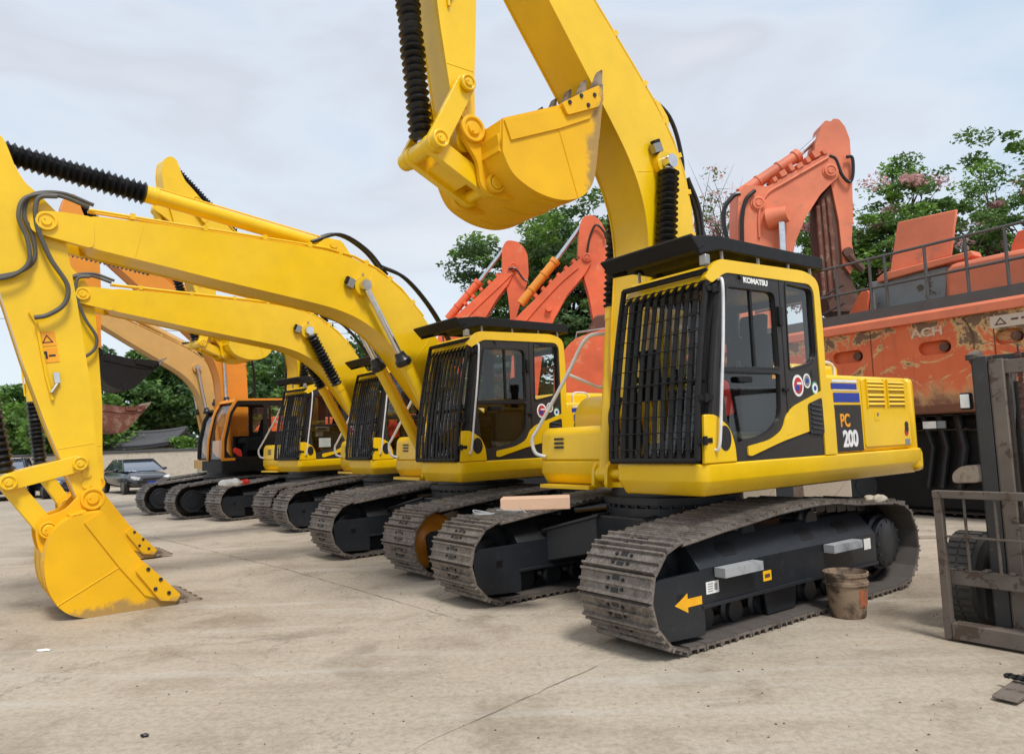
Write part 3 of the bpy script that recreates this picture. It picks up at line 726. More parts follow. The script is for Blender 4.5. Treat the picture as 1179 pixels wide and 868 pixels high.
# ------------------------------------------------------------------ boom, arm, bucket in their own frames
BF = Vector((.30, 1.90)); TH_B = math.atan2(4.0 - 1.9, 5.54 - .30)
def rot2(p, a): return (p[0] * math.cos(a) - p[1] * math.sin(a), p[0] * math.sin(a) + p[1] * math.cos(a))
def tobf(p): return rot2((p[0] - BF.x, p[1] - BF.y), -TH_B)
boom_main = [tobf(p) for p in [(5.20, 4.12), (4.3, 4.14), (3.6, 4.135), (2.9, 4.13), (2.45, 4.12), (2.05, 4.06), (1.7, 3.93), (1.35, 3.70), (1.0, 3.34), (.6, 2.78), (.25, 2.22), (.13, 2.0), (.14, 1.80), (.30, 1.70), (.48, 1.76), (.76, 2.02), (1.03, 2.33), (1.27, 2.64), (1.5, 2.93), (1.78, 3.16), (2.05, 3.30), (2.35, 3.39), (2.7, 3.445), (3.1, 3.50), (3.84, 3.60), (4.5, 3.70), (5.20, 3.80)]]
def fine(poly, r=.12, seg=4): return rnd(poly, r, seg)
BP = tobf((1.97, 3.70))     # boom cylinder pin
def build_boom_mesh():
    mb = MB(); bm_ = fine(boom_main, .15)
    mb.prism(bm_, -.235, .235)
    # side plates a little proud of the top and bottom plates
    for s in (1, -1):
        cx = [(q[0], q[1]) for q in bm_]; a, b = sorted((s * .235, s * .252)); 
        n = len(cx); out = []
        for i in range(n):
            t = Vector(cx[(i + 1) % n]) - Vector(cx[i - 1]); t.normalize(); nn = Vector((-t.y, t.x)); out.append((cx[i][0] + nn.x * -.012 * 1, cx[i][1] + nn.y * -.012))
        mb.prism(out, a, b)
    nose = rnd([tobf(p) for p in [(5.10, 4.12), (5.42, 4.125), (5.60, 4.10), (5.69, 4.0), (5.67, 3.88), (5.5, 3.84), (5.10, 3.77)]], .07)
    for s in (1, -1): a, b = sorted((s * .19, s * .26)); mb.prism(nose, a, b)
    ap = tobf((5.54, 4.0)); mb.cyl((ap[0], -.262, ap[1]), (ap[0], .262, ap[1]), .095, seg=24); boss(mb, ap[0], ap[1], .26, .10, 1); boss(mb, ap[0], ap[1], -.26, .10, -1)
    mb.cyl((BP[0], -.33, BP[1]), (BP[0], .33, BP[1]), .13, .13, seg=28)
    mb.cyl((0, -.26, 0), (0, .26, 0), .13, seg=24)
    # bracket for the arm cylinder, welds
    c = tobf((2.32, 4.25))
    for y in (-.13, .13): mb.prism(rnd([tobf(p) for p in [(1.95, 3.96), (2.2, 4.32), (2.42, 4.33), (2.75, 4.06)]], .05), y - .03, y + .03)
    mb.cyl((c[0], -.18, c[1]), (c[0], .18, c[1]), .05, seg=16)
    for xa, za, xb, zb in ((4.62, 4.12, 4.7, 3.74), (1.78, 3.90, 2.12, 3.36), (.90, 3.12, 1.22, 2.68)):
        a, b = tobf((xa, za)), tobf((xb, zb)); mb.tube([(a[0], .252, a[1]), (b[0], .252, b[1])], .004, 6)
    return mb
MESH['boom'] = mesh('boom', build_boom_mesh(), 'yellow', 30)
mb = MB(); mb.cyl((BP[0], .33, BP[1]), (BP[0], .40, BP[1]), .055, seg=20); mb.cyl((BP[0], -.40, BP[1]), (BP[0], -.33, BP[1]), .055, seg=20); mb.m = 1
for dx, dz in ((.02, .015), (-.02, .015), (0, -.022)): mb.cyl((BP[0] + dx, .40, BP[1] + dz), (BP[0] + dx, .405, BP[1] + dz), .009, seg=8)
MESH['boompin'] = mesh('pin_cap', mb, ['decalwhite', 'black'])
def build_pipes():
    mb = MB()
    top = [tobf(p) for p in [(5.15, 4.21), (4.3, 4.20), (3.6, 4.195), (2.9, 4.19), (2.45, 4.18), (2.05, 4.12), (1.7, 3.99), (1.35, 3.76), (1.0, 3.40)]]
    for y, dz in ((.225, -.01), (.165, .01), (.105, .0)):
        mb.tube([(x, y, z + dz) for x, z in top], .016, 8)
    for k, (x, z) in enumerate(top[:-1]):
        x2, z2 = top[k + 1]; a = math.atan2(z2 - z, x2 - x)
        mb.box(((x + x2) / 2, .165, (z + z2) / 2 - .01), (.05, .17, .065), (0, -a, 0))
    return mb
MESH['pipes'] = mesh('hydraulic_pipe', build_pipes(), 'yellow')
mb = MB()
jn = tobf((5.15, 4.22)); hp = [(5.15, 4.23), (5.45, 4.30), (5.72, 4.22), (5.78, 4.0), (5.70, 3.78), (5.68, 3.55), (5.80, 3.40), (6.0, 3.32)]
for y, o in ((.22, 0), (.16, .05)): mb.tube(smooth_path([(tobf((a - o, b + o))[0], y + .06 * min(1, k / 3), tobf((a - o, b + o))[1]) for k, (a, b) in enumerate(hp)]), .022, 8)
hp2 = [(5.45, 4.28), (5.62, 4.22), (5.62, 3.95), (5.50, 3.62), (5.34, 3.35), (5.36, 3.15), (5.50, 3.02), (5.62, 2.98)]
mb.tube(smooth_path([(tobf(q)[0], .27, tobf(q)[1]) for q in hp2]), .024, 8)
MESH['armhose'] = mesh('hydraulic_hose', mb, 'greyrubber')
mb = MB()
h3 = [(2.6, 4.26), (2.2, 4.42), (1.8, 4.26), (1.5, 3.95)]
for y, o in ((.10, .0), (-.02, .03)): mb.tube(smooth_path([(tobf((a, b + o))[0], y, tobf((a, b + o))[1]) for a, b in h3]), .024, 8)
h4 = [(1.62, 4.02), (1.25, 3.90), (.85, 3.52), (.5, 3.0), (.3, 2.62)]
for y, o in ((.20, 0.), (.12, .04)): mb.tube(smooth_path([(tobf((a, b + o))[0], y, tobf((a, b + o))[1]) for a, b in h4]), .026, 8)
MESH['boomhose'] = mesh('hydraulic_hose', mb, 'rubber')
mb = MB()
lp = tobf((2.15, 3.72)); mb.box((lp[0], .30, lp[1]), (.09, .07, .12)); mb.m = 1; mb.box((lp[0] + .03, .30, lp[1] + .02), (.10, .055, .09)); mb.m = 0
mb.tube(smooth_path([(lp[0], .27, lp[1] + .05), (lp[0] - .12, .262, lp[1] + .16), (BP[0] + .05, .262, BP[1] + .18), (BP[0] + .0, .262, BP[1] + .1)]), .007, 6)
MESH['boomlamp'] = mesh('work_lamp', mb, ['steel', 'black'])

# arm frame: origin bucket pin, x towards the arm pin
BA, BB = Vector((5.54, 4.0)), Vector((5.07, 1.12)); TH_A = math.atan2(BA.y - BB.y, BA.x - BB.x)
def toaf(p): return rot2((p[0] - BB.x, p[1] - BB.y), -TH_A)
def build_arm_mesh():
    mb = MB()
    prof = [(5.02, .98), (4.975, 1.12), (5.0, 1.35), (5.04, 1.6), (5.11, 2.31), (5.25, 3.2), (5.36, 3.82), (5.42, 4.10), (5.60, 4.28), (5.74, 4.40), (5.83, 4.56), (5.885, 4.72), (5.94, 4.85), (6.06, 4.88), (6.18, 4.78), (6.22, 4.5), (6.18, 4.15), (6.05, 3.75), (5.92, 3.3), (5.70, 2.55), (5.50, 1.95), (5.33, 1.50), (5.20, 1.15), (5.16, .99), (5.09, .95)]
    P_ = rnd([toaf(q) for q in prof], .06); mb.prism(P_, -.165, .165)
    for s in (1, -1):
        n = len(P_); out = []
        for i in range(n):
            t = Vector(P_[(i + 1) % n]) - Vector(P_[i - 1]); t.normalize(); nn = Vector((-t.y, t.x)); out.append((P_[i][0] + nn.x * .010, P_[i][1] + nn.y * .010))
        a, b = sorted((s * .165, s * .182)); mb.prism(out, a, b)
    mb.cyl((0, -.235, 0), (0, .235, 0), .105, seg=28)
    q = toaf((5.19, 1.49)); mb.cyl((q[0], -.23, q[1]), (q[0], .23, q[1]), .07, seg=24)
    for z in (1.27, 1.38):
        q = toaf((5.12, z)); mb.cyl((q[0], -.20, q[1]), (q[0], .20, q[1]), .045, seg=20)
    # bucket cylinder lug
    q = toaf((6.28, 3.72))
    for y in (-.10, .10): mb.prism(rnd([toaf(v) for v in [(6.02, 4.0), (6.32, 3.84), (6.35, 3.66), (6.22, 3.6), (5.92, 3.4)]], .05), y - .03, y + .03)
    for za, zb in (((5.055, 1.70), (5.385, 1.645)),):
        a, b = toaf(za), toaf(zb); mb.tube([(a[0], .182, a[1]), (b[0], .182, b[1])], .005, 6)
    a, b = toaf((5.62, 2.0)), toaf((6.05, 3.5)); 
    return mb
MESH['arm'] = mesh('arm', build_arm_mesh(), 'yellow', 30)
mb = MB()
pa = [toaf(v) for v in [(5.66, 3.05), (5.60, 2.95), (5.50, 2.4), (5.44, 2.15)]]; mb.tube([(x, .20, z) for x, z in pa], .016, 8)
MESH['armpipe'] = mesh('arm_pipe', mb, 'yellow')
mb = MB(); q = toaf((5.40, 2.32)); mb.box((q[0] + .06, .20, q[1]), (.11, .04, .05)); mb.tube([(q[0], .20, q[1]), (q[0] - .09, .22, q[1] - .07)], .018, 8); MESH['coupling'] = mesh('hose_coupling', mb, 'chrome')
mb = MB()
q = toaf((5.50, 2.78))
for k, o in ((0, .0), (1, -.17)):
    mb.m = 0; mb.box((q[0] + o, .186, q[1]), (.15, .004, .15)); 
mb.m = 1
tri = [(q[0] + .045, q[1]), (q[0] - .04, q[1] + .052), (q[0] - .04, q[1] - .052)]; tin = [(q[0] + .028, q[1]), (q[0] - .030, q[1] + .034), (q[0] - .030, q[1] - .034)]
mb.prism(tri, .188, .190, 'y', [tin]); mb.box((q[0] - .165, .189, q[1] - .03), (.08, .003, .02)); mb.box((q[0] - .175, .189, q[1] + .02), (.02, .003, .06)); mb.cyl((q[0] - .14, .188, q[1] - .035), (q[0] - .14, .191, q[1] - .035), .016, seg=10)
MESH['armdecal'] = mesh('warning_label', mb, ['decalorange', 'decalblack'])

# bucket frame: origin bucket pin, B's axes (x forward, z up), turned by the pose
def tb(p): return (p[0] - BB.x, p[1] - BB.y)
def build_bucket(inner_mat='deepyellow'):
    out = {}
    W2 = .49
    back = [(5.16, 1.02), (5.30, .96), (5.44, .84), (5.50, .66), (5.51, .48), (5.475, .28), (5.38, .10), (5.25, -.005), (5.08, -.045), (4.75, -.045), (4.34, -.045)]
    back = [tuple(v) for v in smooth_path([(*tb(p), 0) for p in back], 4)]; back = [(a, b) for a, b, c in back]
    mb = MB(); n = len(back); inn = []
    for i in range(n):
        t = Vector(back[min(i + 1, n - 1)]) - Vector(back[max(i - 1, 0)]); t.normalize(); nn = Vector((t.y, -t.x)); inn.append((back[i][0] + nn.x * .03, back[i][1] + nn.y * .03))
    vs = []
    for (a, b), (c, d) in zip(back, inn): vs += [(a, -W2, b), (a, W2, b), (c, W2, d), (c, -W2, d)]
    fs = [(0, 1, 2, 3), tuple(4 * (n - 1) + k for k in (3, 2, 1, 0))]
    for i in range(n - 1):
        for k in range(4): fs.append((4 * i + k, 4 * i + (k + 1) % 4, 4 * i + 4 + (k + 1) % 4, 4 * i + 4 + k))
    mb.add(vs, fs)
    # top plate from the ears to the mouth
    mb.prism([tb(p) for p in [(5.30, .985), (5.02, 1.0), (5.02, .96), (5.30, .94)]], -W2, W2)
    # wear straps across the heel
    for y in (-.40, .0, .40):
        for a, b in zip(back[14:-1], back[15:]):
            aa, bb_ = Vector(a), Vector(b); t = (bb_ - aa).normalized(); nn = Vector((-t.y, t.x)) * .006
            mb.prism([tuple(aa), tuple(bb_), tuple(bb_ + nn), tuple(aa + nn)], y - .05, y + .05)
    # ear plates
    for s in (1, -1):
        e = rnd([tb(p) for p in [(5.02, .96), (4.95, 1.12), (5.04, 1.22), (5.16, 1.20), (5.32, 1.02), (5.52, .96), (5.57, .84), (5.54, .66), (5.45, .5)]], .06)
        a, b = sorted((s * .20, s * .245)); mb.prism(e, a, b)
        c = tb((5.46, .84)); mb.cyl((c[0], s * .16, c[1]), (c[0], s * .27, c[1]), .08, seg=24); boss(mb, c[0], c[1], s * .268, .085, s); boss(mb, 0, 0, s * .245, .115, s)
    out['shell'] = mesh('bucket', mb, 'deepyellow', 30)
    side = [tb(p) for p in [(5.02, 1.0), (4.66, .47), (4.42, .22), (4.30, .02), (4.32, -.045), (4.75, -.05)]]
    side = side + [(a, b) for a, b in reversed(back[4:-4])]
    for s in (1, -1):
        mb = MB(); a, b = sorted((s * W2, s * (W2 + .025))); mb.prism(side, a, b)
        edge = [tb(p) for p in [(5.04, .99), (4.68, .44), (4.42, .18), (4.30, .0), (4.42, .02), (4.62, .10), (4.86, .42), (5.18, .90)]]
        a, b = sorted((s * (W2 + .024), s * (W2 + .042))); mb.prism(edge, a, b)
        r0, r1 = Vector(tb((4.86, .42))), Vector(tb((5.40, .12))); mb.tube([(r0.x, s * (W2 + .026), r0.y), (r1.x, s * (W2 + .026), r1.y)], .007, 6)
        out['side%d' % s] = mesh('side_plate', mb, 'deepyellow', 30)
        mb = MB(); cut = rnd([tb(p) for p in [(4.64, .45), (4.44, .24), (4.28, .06), (4.32, -.0), (4.48, .03), (4.72, .37)]], .02)
        a, b = sorted((s * (W2 + .042), s * (W2 + .072))); mb.prism(cut, a, b); mb.m = 1
        for q in ((4.60, .37), (4.48, .25), (4.53, .16), (4.40, .10)):
            c = tb(q); mb.cyl((c[0], s * (W2 + .070), c[1]), (c[0], s * (W2 + .082), c[1]), .02, seg=8)
        out['cutter%d' % s] = mesh('side_cutter', mb, ['deepyellow', 'decalblack'], 30)
    mb = MB(); mb.prism([tb(p) for p in [(4.36, -.055), (4.20, -.03), (4.21, -.01), (4.36, .0)]], -W2 - .02, W2 + .02); out['lip'] = mesh('cutting_edge', mb, 'tooth', 30)
    mb = MB(); mb.prism([tb(p) for p in [(4.34, -.055), (4.24, -.055), (4.04, -.035), (4.04, -.022), (4.22, .03), (4.34, .025)]], -.038, .038)
    out['tooth'] = mesh('bucket_tooth', mb, 'tooth', 30)
    return out
BK = build_bucket()

def ncirc(p0, r0, p1, r1, side):
    p0, p1 = Vector(p0), Vector(p1); d = (p1 - p0).length; d = min(d, r0 + r1 - 1e-4); a = (r0 * r0 - r1 * r1 + d * d) / (2 * d)
    h = math.sqrt(max(0, r0 * r0 - a * a)); u = (p1 - p0).normalized(); q = p0 + u * a
    return q + Vector((-u.y, u.x)) * h * side
def hyd(root, name, p0, p1, y, blen, rb, rr, bellow=True, mat='yellow', rmat='chrome', cap=None):
    """hydraulic cylinder: barrel pinned at p0, rod pinned at p1"""
    p0, p1 = Vector(p0), Vector(p1); L = (p1 - p0).length; a = math.atan2(p1.y - p0.y, p1.x - p0.x)
    mb = MB(); mb.lathe([(-.05, .6 * rb), (-.03, rb), (blen - .14, rb), (blen - .14, rb * 1.12), (blen, rb * 1.12), (blen + .005, rr * 1.3)], (0, 0, 0), (1, 0, 0), 24)
    mb.cyl((0, -rb, 0), (0, rb, 0), rb * 1.1, seg=20)
    mb.tube([(.1, .0, rb + .02), (blen - .1, .0, rb + .02)], .012, 6)
    o = obj(name, mb, mat, root, loc=(p0.x, y, p0.y), rot=(0, -a, 0))
    mb = MB(); mb.cyl((blen - .05, 0, 0), (L, 0, 0), rr, seg=18); mb.cyl((L, -rr * 1.4, 0), (L, rr * 1.4, 0), rr * 1.7, seg=20); obj('rod', mb, rmat, o)
    if bellow:
        mb = MB(); x0, x1 = blen - .02, L - .09; n = max(6, int((x1 - x0) / .062)); prof = []
        for k in range(n + 1):
            t = x0 + (x1 - x0) * k / n; rj = random.uniform(.96, 1.04); prof.append((t, rb * 1.02 if k % 2 == 0 else rb * 1.45 * rj))
        # ridges are closer than they are tall
        prof2 = []
        for k in range(2 * n + 1):
            t = x0 + (x1 - x0) * k / (2 * n); rj = random.uniform(.95, 1.04); prof2.append((t + random.uniform(-.004, .004) * (0 < k < 2 * n), rb * (1.02 if k % 2 == 0 else 1.5) * rj))
        mb.lathe(prof2, (0, 0, 0), (1, 0, 0), 24); obj('bellows', mb, 'rubber', o, smooth=20)
    else:
        mb = MB(); mb.lathe([(blen - .10, rb * 1.15), (blen - .08, rb * 1.5), (blen - .02, rb * 1.5), (blen + .02, rb * 1.1), (blen + .09, rr * 1.6)], (0, 0, 0), (1, 0, 0), 20); obj('gland_boot', mb, 'rubber', o)
    return o
def attach_front(root, arm_pin, bucket_pin, bucket_ang, boom_bellow=True, mats=None, bucket_mats=None, simple=False, arm_cyl=True, hoses=True, slim=1.):
    """boom, arm, bucket and their cylinders for a pose in the machine's plane"""
    th = math.atan2(arm_pin[1] - BF.y, arm_pin[0] - BF.x); yb = .0
    bs = (Vector(arm_pin) - BF).length / 5.645; bs = 1 if abs(bs - 1) < .012 else bs
    ap = Vector((BF.x + 5.645 * bs * math.cos(th), BF.y + 5.645 * bs * math.sin(th)))
    def remat(o, m):
        if m:
            for s in o.material_slots:
                if s.material in (M['yellow'], M['deepyellow']): s.link = 'OBJECT'; s.material = M[m]
        return o
    bm = remat(link('boom', MESH['boom'], root, (BF.x, yb, BF.y), (0, -th, 0), .006), mats); bm.scale = (bs, 1, bs)
    link('pin_cap', MESH['boompin'], bm)
    remat(link('hydraulic_pipe', MESH['pipes'], bm), mats); link('hydraulic_hose', MESH['boomhose'], bm)
    if hoses: link('work_lamp', MESH['boomlamp'], bm)
    bp = Vector((BF.x, BF.y)) + Vector(rot2(BP, th)) * bs
    for y in (.36, -.36): hyd(root, 'boom_cylinder', (.58, 1.22), bp, y, 1.76, .075, .042, boom_bellow, mats or 'yellow')
    # arm
    bpin = Vector(bucket_pin); ta = math.atan2(ap.y - bpin.y, ap.x - bpin.x); L = (ap - bpin).length; L0 = (BA - BB).length
    ao = ap - Vector((L0 * math.cos(ta), L0 * math.sin(ta)))
    arm = remat(link('arm', MESH['arm'], root, (ao.x, yb, ao.y), (0, -ta, 0), .006), mats); arm.scale = (1, slim ** .6, slim)
    if hoses:
        jh = remat(link('hydraulic_hose', MESH['armhose'], bm), None) if abs(th - TH_B) < .1 else None
        link('arm_pipe', MESH['armpipe'], arm); link('hose_coupling', MESH['coupling'], arm); link('warning_label', MESH['armdecal'], arm)
    def A(p): q_ = toaf(p); return ao + Vector(rot2((q_[0], q_[1] * slim), ta))
    if arm_cyl:
        base = Vector((BF.x, BF.y)) + Vector(rot2(tobf((2.32, 4.25)), th)) * bs; hyd(root, 'arm_cylinder', base, A((6.01, 4.76)), yb, 2.27, .09, .05, True, mats or 'yellow')
    # bucket
    da = bucket_ang
    bk = remat(link('bucket', BK['shell'], root, (ao.x, yb, ao.y), (0, -da, 0), .004), bucket_mats)
    for s_ in (1, -1): remat(link('side_plate', BK['side%d' % s_], bk), bucket_mats); remat(link('side_cutter', BK['cutter%d' % s_], bk), bucket_mats)
    link('cutting_edge', BK['lip'], bk)
    for k in range(5): link('bucket_tooth', BK['tooth'], bk, (0, -.44 + .22 * k, 0))
    p2 = ao + Vector(rot2(tb((5.46, .84)), da)); al = A((5.19, 1.49))
    d = p2 - al; outside = ao + Vector(rot2((1.2, .3), ta)) ; 
    # outer link joint lies on the cylinder's side of the arm
    cyl_base = A((6.28, 3.72)); c1, c2 = ncirc(al, .63, p2, .60, 1), ncirc(al, .63, p2, .60, -1)
    ax = (ap - ao).normalized(); sd_ = Vector((-ax.y, ax.x)); sgn = 1 if (cyl_base - ao).dot(sd_) > 0 else -1
    oj = c1 if (c1 - ao).dot(sd_) * sgn > (c2 - ao).dot(sd_) * sgn else c2
    m = mats or 'yellow'
    mb = MB()
    def bar(a, b, y0, y1, w0, w1):
        a, b = Vector(a), Vector(b); t = (b - a).normalized(); nn = Vector((-t.y, t.x)); pl = []
        for k in range(9): ang = math.pi / 2 + math.pi * k / 8; v = t * math.cos(ang) + nn * math.sin(ang); pl.append(tuple(a + v * w0))
        for k in range(9): ang = -math.pi / 2 + math.pi * k / 8; v = t * math.cos(ang) + nn * math.sin(ang); pl.append(tuple(b + v * w1))
        mb.prism(pl, y0, y1)
    for s in (1, -1): a_, b_ = sorted((s * .19, s * .245)); bar(al, oj, a_, b_, .085, .085)
    mb.cyl((oj.x, -.28, oj.y), (oj.x, .28, oj.y), .075, seg=24); mb.cyl((al.x, -.26, al.y), (al.x, .26, al.y), .06, seg=20)
    for s in (1, -1): boss(mb, oj.x, oj.y, s * .278, .075, s); boss(mb, al.x, al.y, s * .258, .07, s)
    obj('arm_link', mb, m, root, .006)
    mb = MB()
    for s in (1, -1): a_, b_ = sorted((s * .12, s * .185)); bar(oj, p2, a_, b_, .085, .085)
    t = (p2 - oj); q0, q1 = oj + t * .25, oj + t * .75; nn = Vector((-t.y, t.x)).normalized() * .05
    mb.prism([tuple(q0 - nn), tuple(q1 - nn), tuple(q1 + nn), tuple(q0 + nn)], -.13, .13)
    mb.cyl((p2.x, -.305, p2.y), (p2.x, .305, p2.y), .055, seg=20)
    obj('bucket_link', mb, m, root, .006)
    hyd(root, 'bucket_cylinder', cyl_base, oj, yb, 1.45, .07, .04, True, m)
    return ao

# ------------------------------------------------------------------ place helpers
def in_plane(px, py, loc, rz, y=0.):
    """(x, z) in the upright plane at lateral offset y of something standing at loc and turned by rz"""
    d = FW + CR * (px - W / 2) / F - CU * (py - H / 2) / F; C = Vector((0, 0, CH))
    n = Vector((-math.sin(rz), math.cos(rz), 0)); f = Vector((math.cos(rz), math.sin(rz), 0)); o = Vector(loc) + n * y
    X = C + d * ((o - C).dot(n) / d.dot(n)); return (X - o).dot(f), X.z
def meet(bp, la=2.918, lb=5.645):
    a, b = ncirc(BF, lb, bp, la, 1), ncirc(BF, lb, bp, la, -1)
    return a if a.y > b.y else b

# ------------------------------------------------------------------ the row of machines
ROW = 'excavators parked in a row with their fronts to the yard'
POS = {'A': (1.604, 7.578, 216.6), 'B': (-.578, 10.970, 218.0), 'C': (-2.336, 14.56, 217.3), 'D': (-4.851, 17.704, 227.0), 'E': (-7.793, 20.065, 223.7), 'F': (-9.45, 24.3, 224.0)}
A = thing('excavator', 'nearest yellow excavator, 200 on its side, bucket curled against its raised boom', 'excavator', group=ROW)
undercarriage(A); build_upper(A)
B = copy_tree(A); C_ = copy_tree(A); D = copy_tree(A)
B['label'] = 'second yellow excavator from the right, bare chrome boom rods, bucket resting on the ground'
C_['label'] = 'third yellow excavator from the right, its lowered boom reaching out beneath the longest one'
D['label'] = 'yellow excavator beside the amber one, boom raised, white sheet of paper behind its door glass'
for o, k in ((A, 'A'), (B, 'B'), (C_, 'C'), (D, 'D')):
    o.location = (POS[k][0], POS[k][1], 0); o.rotation_euler.z = R(POS[k][2])
track_decals(A)
def prune(root, test):
    for c in list(root.children):
        if test(c): bpy.data.objects.remove(c)
        else: prune(c, test)
for o in (B, C_, D): prune(o, lambda c: c.name.startswith('maker_lettering') or (c.name.startswith('hanging_vest') and o is not C_))
for ch in B.children:
    if ch.name.startswith('crawler_track') and ch.location.y > 0:
        for g in ch.children:
            if g.name.startswith('idler'):
                g.location.y = .02; g.scale = (1.03, 1, 1.03); g.material_slots[0].link = 'OBJECT'; g.material_slots[0].material = M['orange']; g['label'] = 'amber painted idler wheel'
            if g.name.startswith('track_frame'): g.location.x = -.16
# paper behind D's door glass
mb = MB(); mb.bb(.45, .75, 1.40, 1.404, 1.62, 1.82); obj('paper_sheet', mb, 'decalwhite', D)
mb = MB(); mb.bb(.45, .80, 1.34, 1.36, 1.86, 2.1); obj('cardboard', mb, 'beige', D)
DA = math.radians(-80.3)
bpA = (2.50, 4.20); attach_front(A, meet(bpA), bpA, R(-79), True, slim=.80)
attach_front(B, (5.54, 4.05), (5.07, 1.175), 0, False)
attach_front(C_, (5.51, 4.10), (5.28, 1.185), 0, True)
bpD = (2.50, 4.15); attach_front(D, (2.98, 7.03), bpD, DA, True, bucket_mats='yellow')

def other_upper(root, hull, cabc, pillar, roofc, dz=0.):
    mb = MB(); mb.prism(rnd([(1.25, .45), (1.25, 1.42), (-2.3, 1.42), (-2.5, 1.1), (-2.7, .3), (-2.7, -.3), (-2.5, -1.1), (-2.3, -1.38), (.7, -1.38), (.7, -.4), (.2, -.4), (.2, .45)], .06), 1.08, 1.36, 'z'); obj('deck', mb, hull, root, .03)
    mb = MB(); mb.bb(-2.2, -.62, -1.36, 1.38, 1.362, 2.1); obj('engine_housing', mb, cabc, root, .05)
    mb = MB(); mb.prism([(-2.22, 1.4), (-2.45, 1.1), (-2.66, .3), (-2.66, -.3), (-2.45, -1.1), (-2.22, -1.36)], 1.362, 2.12, 'z'); obj('counterweight', mb, cabc, root, .05)
    mb = MB(); mb.bb(-.6, .55, -1.36, -.42, 1.362, 1.9); obj('tool_box', mb, cabc, root, .04)
    mb = MB(); mb.bb(-.5, .35, .28, .32, 1.2, 2.15); mb.bb(-.5, .35, -.32, -.28, 1.2, 2.15); mb.cyl((.3, -.35, 1.9), (.3, .35, 1.9), .06); obj('boom_bracket', mb, cabc, root, .01)
    cab = thing('cab', None, None); cab.parent = root
    y0, y1 = .46, 1.41
    prof = rnd([(1.22, 1.37), (1.20, 1.9), (1.05, 2.6), (.86, 2.90), (-.5, 2.92), (-.55, 1.37)], [.02, .1, .2, .12, .08, 0])
    w1 = rnd([(1.12, 1.62), (1.10, 1.9), (.96, 2.55), (.80, 2.80), (.12, 2.80), (.12, 1.46), (1.0, 1.46)], [.05, .1, .1, .1, .05, .05, .05])
    w2 = rnd([(.02, 2.78), (-.46, 2.78), (-.46, 2.1), (.02, 2.1)], .05)
    for a, b in ((y1 - .04, y1), (y0, y0 + .04)):
        w = plate_side('side_wall', prof, a, b, 'black', cab, holes=[w1, w2], bevel=.004)
        g = MB(); m_ = (a + b) / 2; g.add([(q[0], m_, q[1]) for q in w2], [tuple(range(len(w2)))])
        obj('window_glass', g, 'glass', w, smooth=0)
    mb = MB(); mb.prism(rnd([(1.26, 1.40), (1.24, 1.9), (1.08, 2.62), (.88, 2.955), (-.5, 2.97), (-.5, 2.93), (.84, 2.90), (1.03, 2.58), (1.18, 1.9), (1.18, 1.40)], .03), y1 - .03, y1 + .015); mb.prism(rnd([(1.26, 1.40), (1.24, 1.9), (1.08, 2.62), (.88, 2.955), (.84, 2.90), (1.03, 2.58), (1.18, 1.9), (1.18, 1.40)], .03), y0 - .015, y0 + .03)
    mb.bb(.90, 1.25, y1 + .0, y1 + .016, 1.37, 1.44); obj('cab_frame', mb, pillar, cab, .008)
    mb = MB(); mb.prism(rnd([(.95, 2.86), (.84, 2.96), (-.5, 2.98), (-.55, 2.92)], .02), y0, y1 - .03); obj('roof', mb, roofc, cab, .02)
    mb = MB(); mb.prism([(.62, 2.86), (.6, 2.93), (.3, 2.97), (.0, 2.97), (0, 2.9)], y0 + .2, y1 - .2); mb.bb(-.5, 1.2, y0 + .04, y1 - .04, 1.365, 1.42); obj('cab_floor', mb, 'black', cab)
    g = MB(); fr = [(1.2, 1.42), (1.18, 1.9), (1.03, 2.58), (.86, 2.88)]
    for (xa, za), (xb, zb) in zip(fr, fr[1:]): g.add([(xa, y0, za), (xa, y1 - .03, za), (xb, y1 - .03, zb), (xb, y0, zb)], [(0, 1, 2, 3)])
    obj('windscreen', g, 'glass', cab, smooth=0)
    mb = MB(); mb.prism(rnd([(.55, 1.8), (-.02, 1.74), (-.02, 1.9), (.52, 1.95)], .04), .72, 1.2); mb.prism(rnd([(-.02, 1.8), (.06, 1.85), (-.1, 2.45), (-.2, 2.45)], .05), .74, 1.18); mb.bb(0, .45, .8, 1.1, 1.42, 1.78); mb.bb(-.05, .6, .54, .68, 1.42, 2.0); mb.bb(-.05, .55, 1.24, 1.35, 1.6, 1.95); obj('seat', mb, 'seat', cab, .02)
    return cab
E_ = thing('excavator', 'amber excavator with black deck and open cab, dark bucket curled on its arm', 'excavator', (POS['E'][0], POS['E'][1], 0), R(POS['E'][2]), ROW)
undercarriage(E_, 1); ec = other_upper(E_, 'black', 'orange', 'orange', 'orange')
mb = MB(); mb.prism(rnd([(.86, 1.70), (.70, 1.64), (.66, 1.46), (.76, 1.46), (.90, 1.60)], .03), 1.25, 1.32); obj('red_hose', mb, 'redcloth', ec, .01)
bpE = (3.80, 4.15); attach_front(E_, (3.95, 7.05), bpE, R(-45), False, mats='orange', bucket_mats='black', hoses=False)
for ch in E_.children:
    if not ch.name.startswith(('carbody', 'swing', 'crawler')): ch.location.x -= .42
F_ = thing('excavator', 'farthest excavator of the row, tan boom, black cab, rusty bucket above the cars', 'excavator', (POS['F'][0], POS['F'][1], 0), R(POS['F'][2]), ROW)
undercarriage(F_, 1); other_upper(F_, 'tan', 'tan', 'black', 'black')
fap = in_plane(88, 352, F_.location, R(POS['F'][2])); fbp = in_plane(106, 478, F_.location, R(POS['F'][2]))
print('F armpin', fap, 'bucketpin', fbp)
attach_front(F_, fap, fbp, R(-50), False, mats='tan', bucket_mats='rustbucket', hoses=False)

